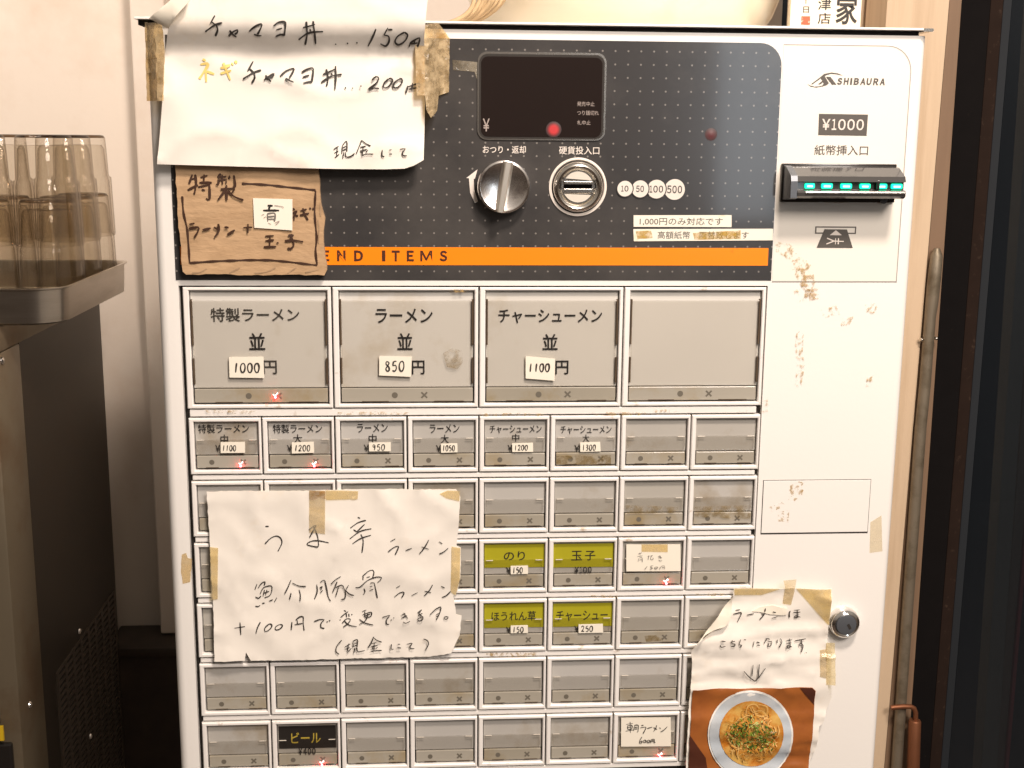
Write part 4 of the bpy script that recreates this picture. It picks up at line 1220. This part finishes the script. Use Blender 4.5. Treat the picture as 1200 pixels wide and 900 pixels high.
b.strokes([[(85, 148), (112, 158)], [(5, 265), (90, 205), (175, 180)], [(40, 280), (75, 305)], [(160, 222), (75, 305)], [(0, 380), (110, 300), (235, 270)], [(30, 432), (120, 375), (230, 340)], [(120, 330), (145, 400), (132, 530)],
           [(440, 408), (492, 380)], [(415, 520), (480, 470), (525, 460), (520, 490), (490, 552)], [(605, 505), (670, 482)], [(855, 390), (810, 470), (752, 545)], [(778, 465), (855, 493)], [(965, 410), (1000, 432)], [(968, 542), (1015, 520), (1065, 478)]], y2, 'ink', 1.4, (410, 590, 9.2308), h2)
b.strokes([[(140, 205), (118, 265)], [(150, 250), (185, 200), (220, 185), (210, 225)], [(170, 310), (205, 245), (280, 225), (290, 260), (270, 320), (215, 345)], [(215, 265), (200, 330)], [(240, 265), (225, 320)], [(205, 300), (260, 280)], [(125, 335), (155, 350), (180, 325)], [(122, 428), (150, 432), (172, 420)], [(192, 400), (218, 396)], [(262, 378), (300, 362)], [(315, 385), (340, 342)],
           [(482, 165), (450, 240), (420, 300)], [(495, 195), (560, 225), (632, 230)], [(482, 295), (468, 362)], [(562, 262), (575, 310), (573, 375)],
           [(740, 210), (745, 280), (718, 355)], [(775, 190), (815, 165), (835, 230), (855, 330), (880, 378)], [(770, 245), (795, 230), (780, 265)], [(775, 295), (800, 265)], [(885, 205), (930, 160), (980, 130)], [(945, 180), (900, 290)], [(930, 240), (990, 215), (1010, 240), (1030, 300), (1020, 350), (985, 360)], [(960, 235), (930, 330)], [(1060, 215), (1030, 265)], [(1025, 265), (1070, 305), (1115, 318)]], y2, 'ink', 1.35, (285, 660, 8.5714), h2)
b.strokes([[(175, 165), (175, 210)], [(170, 175), (225, 125), (270, 110), (285, 135), (270, 195)], [(212, 185), (245, 175)], [(100, 285), (145, 280), (220, 215), (310, 180), (362, 185), (345, 215), (320, 235)], [(185, 295), (195, 325), (178, 358)], [(250, 240), (285, 238), (300, 290), (320, 390)], [(245, 275), (270, 270)], [(240, 315), (280, 300)],
           [(510, 288), (548, 265)], [(490, 380), (540, 340), (580, 330), (585, 350), (562, 388)], [(662, 365), (725, 335)], [(875, 255), (840, 315), (790, 368)], [(795, 320), (860, 335)], [(960, 270), (995, 288)], [(968, 382), (1010, 365), (1055, 322)]], y2, 'ink', 1.3, (405, 655, 8.5714), h2)
b.strokes([[(85, 222), (190, 205)], [(140, 165), (148, 290)], [(345, 160), (315, 220), (300, 278)], [(430, 180), (390, 220), (390, 252), (425, 245), (460, 205), (455, 182), (430, 180)], [(535, 185), (500, 205), (495, 235), (530, 235), (565, 205), (560, 185), (535, 185)],
           [(662, 160), (655, 240)], [(700, 140), (740, 108), (775, 108), (775, 170), (785, 245)], [(715, 140), (718, 185)], [(690, 185), (770, 172)], [(885, 155), (935, 135), (985, 135), (955, 170), (955, 215), (990, 220)], [(1012, 152), (1022, 160)], [(1035, 140), (1048, 148)]], y2, 'ink', 1.4, (265, 710, 8.5714), h2)
b.strokes([[(145, 120), (165, 130)], [(115, 185), (150, 155), (185, 130)], [(165, 140), (170, 185)], [(190, 150), (195, 180)], [(105, 205), (115, 210)], [(215, 155), (225, 160)], [(130, 240), (165, 200), (205, 200), (190, 235), (140, 275)], [(150, 215), (190, 255), (265, 272)],
           [(315, 130), (355, 115)], [(320, 160), (400, 135), (395, 175), (340, 190)], [(340, 130), (345, 190)], [(330, 175), (390, 155)], [(370, 150), (350, 210), (290, 250)], [(290, 200), (340, 235), (420, 255)],
           [(505, 185), (550, 170), (575, 165), (545, 205), (545, 245), (570, 248)], [(585, 205), (595, 210)], [(608, 185), (618, 190)], [(680, 165), (720, 145)], [(685, 190), (735, 165)], [(705, 140), (745, 195)], [(700, 225), (725, 238), (765, 218)],
           [(835, 140), (875, 112)], [(840, 165), (880, 145)], [(870, 110), (850, 150), (885, 180), (875, 210), (845, 215), (840, 195), (885, 175)], [(950, 160), (1000, 110), (1050, 85), (1050, 120), (1030, 170), (1010, 205)], [(1010, 160), (1030, 145), (1035, 165), (1012, 175)], [(1090, 175), (1085, 195), (1110, 198), (1120, 178), (1090, 175)],
           [(125, 395), (80, 450), (72, 500), (100, 528)], [(155, 460), (205, 430)], [(160, 480), (200, 465)], [(190, 425), (180, 500)], [(175, 515), (215, 470)], [(230, 410), (235, 460)], [(230, 405), (272, 390), (270, 460)], [(240, 430), (265, 420)], [(240, 450), (265, 440)], [(250, 465), (240, 512)], [(265, 460), (275, 500), (305, 498), (342, 490)],
           [(425, 360), (400, 420), (370, 465)], [(425, 370), (455, 395), (500, 412)], [(405, 425), (450, 415)], [(400, 455), (465, 440)], [(430, 420), (428, 490)], [(410, 460), (420, 478)], [(460, 455), (445, 475)], [(395, 498), (445, 490), (500, 488)],
           [(590, 430), (588, 475), (612, 475)], [(650, 430), (672, 430)], [(645, 462), (680, 465)], [(735, 430), (785, 420), (765, 450), (770, 470), (805, 470)], [(890, 380), (925, 395), (938, 430), (905, 490)]], y2, 'ink', 1.3, (385, 700, 8), h2, lift=0.009)
b.build('paper', N2, 60)
for px, mm in (([(92, 286), (126, 290), (124, 502), (97, 505)], 'yellow_tape'), ([(503, 52), (568, 55), (568, 232), (530, 228), (503, 226)], 'clear_tape'), ([(503, 52), (568, 54), (570, 88), (545, 80), (520, 92), (504, 88)], 'old_tape'), ([(570, 52), (705, 55), (703, 88), (572, 92)], 'yellow_tape'),
               ([(1042, 66), (1075, 52), (1126, 54), (1124, 96), (1070, 84)], 'yellow_tape'), ([(1092, 284), (1128, 290), (1126, 420), (1108, 488), (1088, 470)], 'yellow_tape')):
    b = MB(); b.sheet(px, y2 - 0.012, mm, h2, th=0.003, step=0.1, org=NO2); b.build('tape', N2)

# ramen photo notice
NO3 = (800, 680, 4.09); L3 = (835, 690, 7.5)
def h3(u, v):
    return 0.065 * (nz(u * 0.6, v * 1.5, 1.0, 7) + 1) + 0.042 * nz(u * 0.4, v * 2.6, 1.6, 3) + 0.030 * (1 - abs(nz(u * 0.35 + v * 0.2, v * 1.6, 1.5, 8))) ** 7 + 0.016 * (1 - abs(nz(u * 0.7, v * 2, 2.2, 4))) ** 6 + 0.05 * smoothstep(7.55, 7.2, u)
N3 = thing('paper_notice', 'wrinkled white sheet with an arrow down to a ramen photo, beside the key lock', 'notice', (8.2, -0.03, -6.0))
b = MB(); y3 = -0.03
b.sheet([(245, 42), (400, 40), (545, 38), (715, 42), (712, 120), (700, 215), (690, 330), (690, 445), (700, 540), (715, 560), (690, 620), (672, 685), (655, 700), (640, 800), (600, 900), (580, 970), (12, 970), (20, 800), (30, 600), (45, 420), (42, 340), (80, 295), (150, 240), (205, 220), (232, 180)], y3, 'paper', h3, step=0.07, rough=0.004, org=NO3, back='paper_back')
b.strokes([[(200, 185), (240, 180)], [(180, 220), (250, 205), (240, 240), (215, 290)], [(300, 228), (360, 215)], [(465, 170), (455, 215), (412, 268)], [(428, 212), (450, 228)], [(530, 200), (555, 207)], [(520, 255), (570, 240)], [(680, 190), (672, 215), (675, 248)], [(715, 185), (765, 180)], [(708, 205), (768, 200)], [(742, 180), (745, 245), (720, 248), (725, 232), (770, 245)],
           [(75, 455), (112, 460)], [(65, 492), (75, 508), (112, 500)], [(155, 465), (195, 455)], [(172, 445), (165, 475), (192, 480), (190, 498), (160, 500)], [(245, 440), (232, 485), (255, 490), (240, 510)], [(275, 440), (290, 445)], [(362, 455), (352, 505)], [(385, 460), (410, 470)], [(385, 490), (415, 490)],
           [(450, 475), (475, 430), (500, 440)], [(465, 425), (475, 450)], [(480, 460), (515, 455), (510, 490), (485, 500), (490, 470)], [(565, 440), (562, 470)], [(590, 430), (605, 460), (580, 510)], [(645, 450), (695, 440)], [(645, 475), (690, 468)], [(672, 430), (678, 505), (650, 512), (655, 492), (695, 505)],
           [(720, 450), (815, 432)], [(775, 440), (780, 490), (755, 490), (765, 470), (790, 490), (775, 550)], [(815, 551), (821, 557)],
           [(352, 660), (342, 760)], [(405, 655), (398, 770)], [(270, 715), (320, 770), (370, 805)], [(460, 690), (410, 760), (370, 805)]], y3, 'ink', 1.25, L3, h3, lift=0.014)
b.build('paper', N3, 60)
b = MB()
b.sheet([(240, 86), (236, 150), (230, 185), (205, 222), (150, 240), (110, 262), (74, 302), (160, 190)], y3 - 0.05, 'paper_back', lambda u, v: h3(u, v) + 0.05, step=0.1, org=NO3)
b.build('folded_corner', N3, 60)
b = MB()
def h3t(u, v): return h3(u, v) + 0.012 + 0.05 * smoothstep(-3.05, -3.2, v)
b.sheet([(335, 150), (370, 128), (430, 120), (500, 135), (497, 166), (470, 168), (420, 164), (370, 152)], y3 - 0.004, 'paper_back', h3t, step=0.08, org=NO3)
b.strokes([[(465, 170), (460, 200)], [(530, 200), (557, 207)]], y3 - 0.018, 'ink', 1.2, L3, h3t)
b.build('torn_flap', N3, 60)
for px, mm in (([(483, 2), (545, -4), (535, 60), (520, 118), (480, 112), (492, 40)], 'clear_tape'), ([(545, 40), (712, 44), (703, 216), (690, 205)], 'yellow_tape'), ([(690, 300), (730, 300), (733, 505), (690, 500)], 'yellow_tape'), ([(658, 335), (692, 330), (690, 470), (660, 462)], 'clear_tape'), ([(248, 40), (470, 42), (380, 70), (250, 72)], 'yellow_tape')):
    b = MB(); b.sheet(px, y3 - 0.013, mm, h3, th=0.003, step=0.1, org=NO3); b.build('tape', N3)

# the printed photograph of a bowl of ramen
b = MB()
def h3p(u, v): return h3(u, v) + 0.018
b.sheet([(50, 528), (300, 520), (560, 513), (622, 515), (638, 530), (630, 650), (605, 880), (585, 970), (26, 970), (36, 740)], y3, 'table_brown', h3p, th=0.006, step=0.07, org=NO3)
def patch(px, m, k, rough=0.0, step=0.07):
    b.sheet(px, y3 - 0.008 * k, m, h3p, th=0.0015, step=step, org=NO3, rough=rough)
patch([(562, 516), (622, 517), (636, 532), (630, 598)], 'table_dark', 1)
patch([(34, 742), (110, 850), (130, 968), (28, 968)], 'table_dark', 1)
def ell(cx, cy, rx, ry, n=40): return [(cx + rx * math.cos(2 * math.pi * k / n), cy + ry * math.sin(2 * math.pi * k / n)) for k in range(n)]
patch(ell(325, 742, 205, 214), 'photo_rim', 2)
patch(ell(325, 743, 197, 206), 'photo_bowl', 3)
patch(ell(330, 736, 154, 157), 'photo_broth', 4)
def inb(x, y, k=0.93): return ((x - 330) / 149) ** 2 + ((y - 735) / 151) ** 2 < k * k
nood = {'photo_noodle': [], 'photo_noodle_pale': []}
rnd = random.Random(4)
while sum(len(q) for q in nood.values()) < 120:
    x, y = rnd.uniform(180, 480), rnd.uniform(585, 885)
    if not inb(x, y) or math.hypot(x - 315, (y - 735) * 1.2) < 55: continue
    a = rnd.uniform(0, 6.3); c = rnd.uniform(-0.6, 0.6); ln = []
    for k in range(rnd.randint(3, 6)):
        ln.append((x, y)); x += 13 * math.cos(a); y += 13 * math.sin(a); a += c
    if all(inb(*q) for q in ln): nood['photo_noodle' if rnd.random() < 0.62 else 'photo_noodle_pale'].append(ln)
nood['photo_noodle_pale'] += [[(300, 640), (310, 600), (345, 590), (365, 610)], [(330, 600), (350, 640), (390, 650)], [(360, 590), (400, 600), (405, 625)], [(340, 625), (375, 620), (398, 640)]]
for q in nood: b.strokes(nood[q], y3 - 0.040, q, 1.3, NO3, h3p, lift=0.006)
on = {'photo_onion': [], 'photo_onion_dark': [], 'photo_onion_pale': []}
for k in range(300):
    a, rr = rnd.uniform(0, 6.3), math.sqrt(rnd.random()) * rnd.uniform(0.7, 1.1)
    x, y = 330 + 122 * rr * math.cos(a), 737 + 84 * rr * math.sin(a) + 10 * math.cos(a)
    if not inb(x, y): continue
    t = rnd.uniform(0, 6.3); L0 = rnd.uniform(4, 11)
    m_ = rnd.choices(list(on), (5, 4, 2))[0]
    on[m_].append([(x, y), (x + L0 * math.cos(t), y + L0 * math.sin(t)), (x + L0 * math.cos(t) + 5 * math.cos(t + 1.2), y + L0 * math.sin(t) + 5 * math.sin(t + 1.2))])
for k, q in enumerate(on): b.strokes(on[q], y3 - 0.046 - 0.003 * k, q, 1.25, NO3, h3p, lift=0.006)
b.build('ramen_photo', N3, 60)

# ---------------------------------------------------------------- things on top of the machine
VTOP = 5.299
b = MB()
bc = (6.42, 3.6, VTOP)
b.lathe([(0, 0), (1.95, 0.0), (2.15, 0.10), (2.36, 0.40), (2.55, 0.9), (2.66, 1.6), (2.58, 1.6), (2.45, 0.9), (2.25, 0.45), (1.9, 0.16), (0, 0.12)], bc, 'bowl_glaze', axis='v', n=96)
tag(b.build('bowl', None, 40), 'wide cream bowl standing on top of the ticket machine', 'bowl')

b = MB()
cx, cy0 = 3.35, 1.55
for k in range(9):
    r0 = 0.62 + 0.07 * k + random.uniform(-0.02, 0.02)
    tilt = random.uniform(-0.15, 0.15)
    pts = []
    for t in range(41):
        a = 2 * math.pi * t / 40
        pts.append((cx + r0 * math.cos(a), cy0 + 0.09 * (k - 4) + 0.1 * math.sin(a + k), VTOP + 0.03 + r0 * 0.62 * (1 + math.sin(a)) + tilt * 0.1 * math.cos(a) + 0.02))
    b.tube(pts, 0.032, 'straw', 8, cap=False)
tag(b.build('cord_coil', None, 50), 'bundle of beige straw cord loops lying on the machine beside the cream bowl', 'cord')

PQ = thing('shop_plaque', 'small upright plaque with black brush characters and a red seal on the machine', 'plaque', (9.28, 1.95, VTOP))
b = MB()
pu0, pu1 = P(926, 20, 1.88)[0], P(1009, 20, 1.88)[0]
b.box(pu0, pu1, 1.88, 2.02, VTOP, VTOP + 2.2, 'plaque_wood', 0.012)
b.text('家', (980.5, -6, 1004, 29), 1.874, 'black_print', 0.02, plane=1.88)
b.text('津', (959, -3, 973.5, 12), 1.874, 'black_print', 0.008, plane=1.88)
b.text('店', (958.7, 15, 973, 28.2), 1.874, 'black_print', 0.008, plane=1.88)
b.text('日', (941.3, 7.5, 947.8, 15), 1.874, 'black_print', 0.006, plane=1.88)
b.text('十', (940.5, -5, 948.5, 4.5), 1.874, 'black_print', 0.006, plane=1.88)
b.build('board', PQ)
b = MB()
(u0, v1), (u1, v0) = P(939.2, 19, 1.88), P(949, 29, 1.88)
b.box(u0, u1, 1.872, 1.876, v0, v1, 'seal_red')
b.build('red_seal', PQ)

# ---------------------------------------------------------------- cooler cabinet, tray and glasses on the left
CU = -5.52
IM = thing('ice_machine', 'dark steel ice machine with a slotted side grille, under the glass tray', 'ice machine', (-11, 13, FLOOR))
b = MB()
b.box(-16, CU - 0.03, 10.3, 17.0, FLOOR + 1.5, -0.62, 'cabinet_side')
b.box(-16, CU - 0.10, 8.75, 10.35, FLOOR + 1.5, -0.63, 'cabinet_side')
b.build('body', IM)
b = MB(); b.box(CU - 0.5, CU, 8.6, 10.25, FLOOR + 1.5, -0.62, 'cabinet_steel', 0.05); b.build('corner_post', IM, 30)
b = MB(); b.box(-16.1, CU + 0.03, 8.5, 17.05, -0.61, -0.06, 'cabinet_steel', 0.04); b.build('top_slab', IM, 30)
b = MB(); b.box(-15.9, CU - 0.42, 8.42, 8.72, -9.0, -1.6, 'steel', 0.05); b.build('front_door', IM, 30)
b = MB(); b.box(-8.2, CU - 0.30, 8.36, 8.415, -8.95, -8.62, 'label_yellow'); b.build('warning_label', IM)
b = MB(); b.box(-15.9, CU - 0.2, 8.5, 8.75, -14, -9.1, 'black_plastic', 0.05); b.build('kick_plate', IM)
b = MB()
g0, g1, gt, gb = 11.3, 16.7, -8.75, -16.5
b.box(CU - 0.06, CU - 0.028, g0, g1, gb, gt, 'dark_gap')
nb_ = 46
for k in range(nb_ + 1):
    v = gb + (gt - gb) * k / nb_
    b.box(CU - 0.03, CU + 0.0, g0, g1, v - 0.035, v + 0.035, 'grille_bar')
for k in range(9):
    y = g0 + (g1 - g0) * k / 8
    b.box(CU - 0.03, CU + 0.008, y - 0.09, y + 0.09, gb, gt + 0.03, 'grille_bar')
b.build('grille', IM)
for x, y in ((35, 826), (93, 740), (106, 863), (2, 423)):
    yy = {35: 9.6, 93: 13.5, 106: 14.2, 2: 8.7}[x]
    # find the spot on the side plane u = CU behind that pixel
    lo_, hi_ = 6.0, 18.0
    for _ in range(40):
        mid = (lo_ + hi_) / 2
        if P(x, y, mid)[0] > CU: lo_ = mid
        else: hi_ = mid
    yy = (lo_ + hi_) / 2
    v = P(x, y, yy)[1]
    b = MB()
    i0 = len(b.bm.verts)
    b.lathe([(0.085, 0), (0.075, 0.03), (0.04, 0.05), (0, 0.055)], (0, 0, 0), 'chrome', axis='v', n=16)
    for vt in b.bm.verts: vt.co = Vector((CU + vt.co.z, yy + vt.co.x, v + vt.co.y))
    b.build('screw', IM, 40)
for y, uu in ((9.0, -6.2), (16.5, -6.2), (9.0, -15), (16.5, -15)):
    b = MB(); b.lathe([(0.3, 0), (0.3, 1.5)], (uu, y, FLOOR), 'black_plastic', axis='v', n=16); b.build('leg', IM)

TV = 0.70
b = MB()       # stainless tray
def trayring(d, v, n=8, r=0.7):
    u0, u1, y0, y1 = -14.0 + d, -4.19 - d, 8.85 + d, 14.95 - d
    out = []
    for (cu_, cy_, a0) in ((u0 + r, y0 + r, 180), (u1 - r, y0 + r, 270), (u1 - r, y1 - r, 0), (u0 + r, y1 - r, 90)):
        out += [(cu_ + r * math.cos(math.radians(a0 + 90 * k / n)), cy_ + r * math.sin(math.radians(a0 + 90 * k / n)), v) for k in range(n + 1)]
    return out
rings = [trayring(0.12, -0.045), trayring(0.03, 0.0), trayring(0.0, TV - 0.03), trayring(-0.06, TV), trayring(-0.06, TV + 0.02), trayring(0.02, TV + 0.015), trayring(0.045, TV - 0.04), trayring(0.06, 0.04), trayring(0.12, 0.01)]
vr = [[b.bm.verts.new(p) for p in q] for q in rings]
i = b.mi('steel')
for A, B in zip(vr, vr[1:]):
    n = len(A)
    for k in range(n): b.bm.faces.new((A[k], A[(k + 1) % n], B[(k + 1) % n], B[k])).material_index = i
b.bm.faces.new(vr[0][::-1]).material_index = i
b.bm.faces.new(vr[-1]).material_index = i
tag(b.build('metal_tray', None, 40), 'shallow stainless tray of upturned glasses standing on the ice machine', 'tray')

def tumbler_mesh():
    b = MB()
    H = 2.40
    out = [(0, 0), (0.50, 0), (0.57, 0.012), (0.61, 0.06), (0.628, 0.30), (0.650, 0.80), (0.660, 0.83), (0.700, 0.86), (0.708, 1.1), (0.72, 1.5), (0.735, 2.0), (0.725, 2.05)]
    inn = [(0.70, 2.045), (0.69, 1.9), (0.665, 1.1), (0.655, 0.94), (0.62, 0.84), (0.60, 0.6), (0.575, 0.28), (0.52, 0.2), (0, 0.19)]
    prof = [(r * 0.975, H - h * H / 2.05) for r, h in out + inn]
    def rip(k, a): return 0.006 * math.cos(26 * a) if k in (7, 8, 9, 10) else 0.0
    b.lathe(prof, (0, 0, 0), 'smoked_glass', axis='v', n=104, ripple=rip)
    ib = b.mi('smoked_base')
    for f in b.bm.faces:
        c_ = f.calc_center_median()
        if c_.z > H - 0.075 and math.hypot(c_.x, c_.y) > 0.45: f.material_index = ib
    return b
gp = None
cols = [(-5.05, 11.3, 'of the stack at the front right corner of the tray'), (-5.05, 12.75, 'of the second stack back along the right tray edge'), (-5.06, 14.15, 'of the rearmost stack along the right tray edge'),
        (-6.50, 11.3, 'of the front stack cut by the left picture edge'), (-6.50, 12.75, 'of the stack behind the front left stack')]
for u, y, where in cols:
    for lv in (0, 1):
        if gp is None:
            gp = tumbler_mesh().build('glass_tumbler', None, 50)
            gp.location = (0, 0, 0)
            o = gp
        else:
            o = gp.copy(); COL.objects.link(o)
        # mesh origin is the rim plane; lower glass stands on the tray floor
        o.location = W(u, y, 0.015 + lv * 1.386)
        tag(o, ('upper' if lv else 'lower') + ' smoky glass tumbler ' + where, 'glass', 'upturned glasses stacked on the tray')

# low box in the gap between cooler and ticket machine
LB = thing('low_cabinet', 'dark brown low cabinet in the gap behind the ice machine, below the wall', 'cabinet', (-4.2, 17.4, FLOOR))
b = MB(); b.box(-5.75, -2.6, 16.9, 18.4, FLOOR, -10.75, 'dark_brown', 0.03); b.build('body', LB)
b = MB(); b.box(-5.85, -2.5, 16.7, 18.45, -10.74, -10.45, 'dark_brown', 0.05); b.build('worktop', LB, 30)

b = MB(); b.box(-4.50, -3.6, 17.6, 18.48, -10.4, 26, 'wall_paint', 0.05)  # added upright in wall paint; its depth shades the strip beside the machine
tag(b.build('added_upright', None), 'narrow added upright painted like the wall just left of the ticket machine', 'upright')

# ---------------------------------------------------------------- right side: wooden post, bolts, glass door
def upright(b, xs_top, xs_bot, y0, y1, v0, v1, m):
    """slab between photo edges (x at picture top, x at picture bottom) on plane y0"""
    a, c = P(xs_top[0], 0, y0), P(xs_top[1], 0, y0)
    d, e = P(xs_bot[0], 900, y0), P(xs_bot[1], 900, y0)
    def ex(p, q, v):
        t = (v - q[1]) / (p[1] - q[1])
        return q[0] + (p[0] - q[0]) * t
    pts = [(ex(a, d, v0), v0), (ex(c, e, v0), v0), (ex(c, e, v1), v1), (ex(a, d, v1), v1)]
    b.poly(pts, y0, y1, m)
    return pts
WP = thing('wooden_post', 'pale wooden door post standing behind the right edge of the machine', 'post', (13, 8.6, FLOOR))
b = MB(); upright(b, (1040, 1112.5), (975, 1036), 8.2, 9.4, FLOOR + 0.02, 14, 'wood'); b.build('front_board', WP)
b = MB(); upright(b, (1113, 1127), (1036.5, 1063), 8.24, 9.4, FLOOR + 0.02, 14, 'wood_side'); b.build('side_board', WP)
b = MB(); b.box(10.9, 12.6, 9.6, 9.9, FLOOR, 14, 'wood')
tag(b.build('wood_partition', None), 'tan wooden partition behind the shop plaque, left of the wooden post', 'partition')

b = MB()       # slim alloy bar along the post
def onp(x, y, d): 
    u, v = P(x, y, d); return (u, d, v)
pts = [onp(x, y, 8.08) for x, y in ((1098, 291), (1097.5, 300), (1095, 325), (1092, 355), (1090, 372), (1084, 450), (1079, 500), (1063, 720), (1049, 920))]
b.tube(pts, [0.06, 0.125, 0.135, 0.13, 0.115, 0.12, 0.12, 0.12, 0.12], 'old_alloy', 12)
for x, y in ((1080, 398), (1097, 396.5)):
    q = onp(x, y, 8.06)
    b.lathe([(0.035, 0.05), (0.035, -0.02), (0.02, -0.04), (0, -0.045)], q, 'satin_chrome', n=12)
AB = tag(b.build('pull_bar', None, 40), 'worn grey metal bar with a rounded tip running down the wooden post', 'bar')

CBT = thing('door_bolt', 'copper coloured drop bolt with a bent handle at the foot of the post', 'bolt', onp(1071, 900, 7.9))
b = MB()
p0, p1 = onp(1072, 843.5, 7.9), onp(1069, 935, 7.9)
b.tube([p0, (p0[0], p0[1], p0[2] - 0.04), p1], [0.115, 0.138, 0.138], 'copper', 20)
b.build('sleeve', CBT, 40)
b = MB()
b.tube([onp(x, y, 7.9) for x, y in ((1044, 829.5), (1047, 829), (1058, 828), (1067, 828), (1071, 830), (1073, 835), (1073, 846))], [0.052, 0.058, 0.056, 0.056, 0.056, 0.056, 0.056], 'copper', 12)
b.build('handle', CBT, 40)

GD = thing('glass_door', 'dark framed sliding glass door at the right, dark beyond the pane', 'door', (16, 8.9, FLOOR))
b = MB(); upright(b, (1127.5, 1161), (1063.5, 1089), 8.5, 9.6, FLOOR + 0.02, 14, 'door_black'); b.build('jamb', GD)
b = MB(); upright(b, (1161.5, 1176), (1089.5, 1102), 8.62, 9.5, FLOOR + 0.02, 14, 'gasket'); b.build('gasket', GD)
b = MB(); upright(b, (1176.5, 1186), (1102.5, 1111), 8.75, 9.5, FLOOR + 0.02, 14, 'night'); b.build('inner_frame', GD)
b = MB(); upright(b, (1186.5, 1600), (1111.5, 1560), 9.0, 9.06, FLOOR + 0.02, 14, 'pane_glass'); b.build('pane', GD)
b = MB(); upright(b, (1212, 1228), (1150, 1168), 11.5, 12.0, FLOOR + 0.02, 14, 'added_tan_post')  # solid post added for a tan strip that may be a reflection
tag(b.build('added_tan_post', None), 'tan post added behind the dark glass door for a possible reflection, right edge', 'post')
b = MB(); upright(b, (1232, 1252), (1168, 1178), 11.9, 12.4, FLOOR + 0.02, 14, 'wood_side')
tag(b.build('outside_board', None), 'dim brown board beyond the glass, right of the tan post', 'board')
b = MB(); upright(b, (1253, 1257), (1178, 1182), 11.8, 12.2, FLOOR + 0.02, 14, 'outside_red')
tag(b.build('red_strip', None), 'thin red strip beyond the glass door at the right edge', 'strip')
b = MB(); b.box(13.0, 60, 26, 27, FLOOR, 30, 'night'); struct(b.build('night_backdrop'))
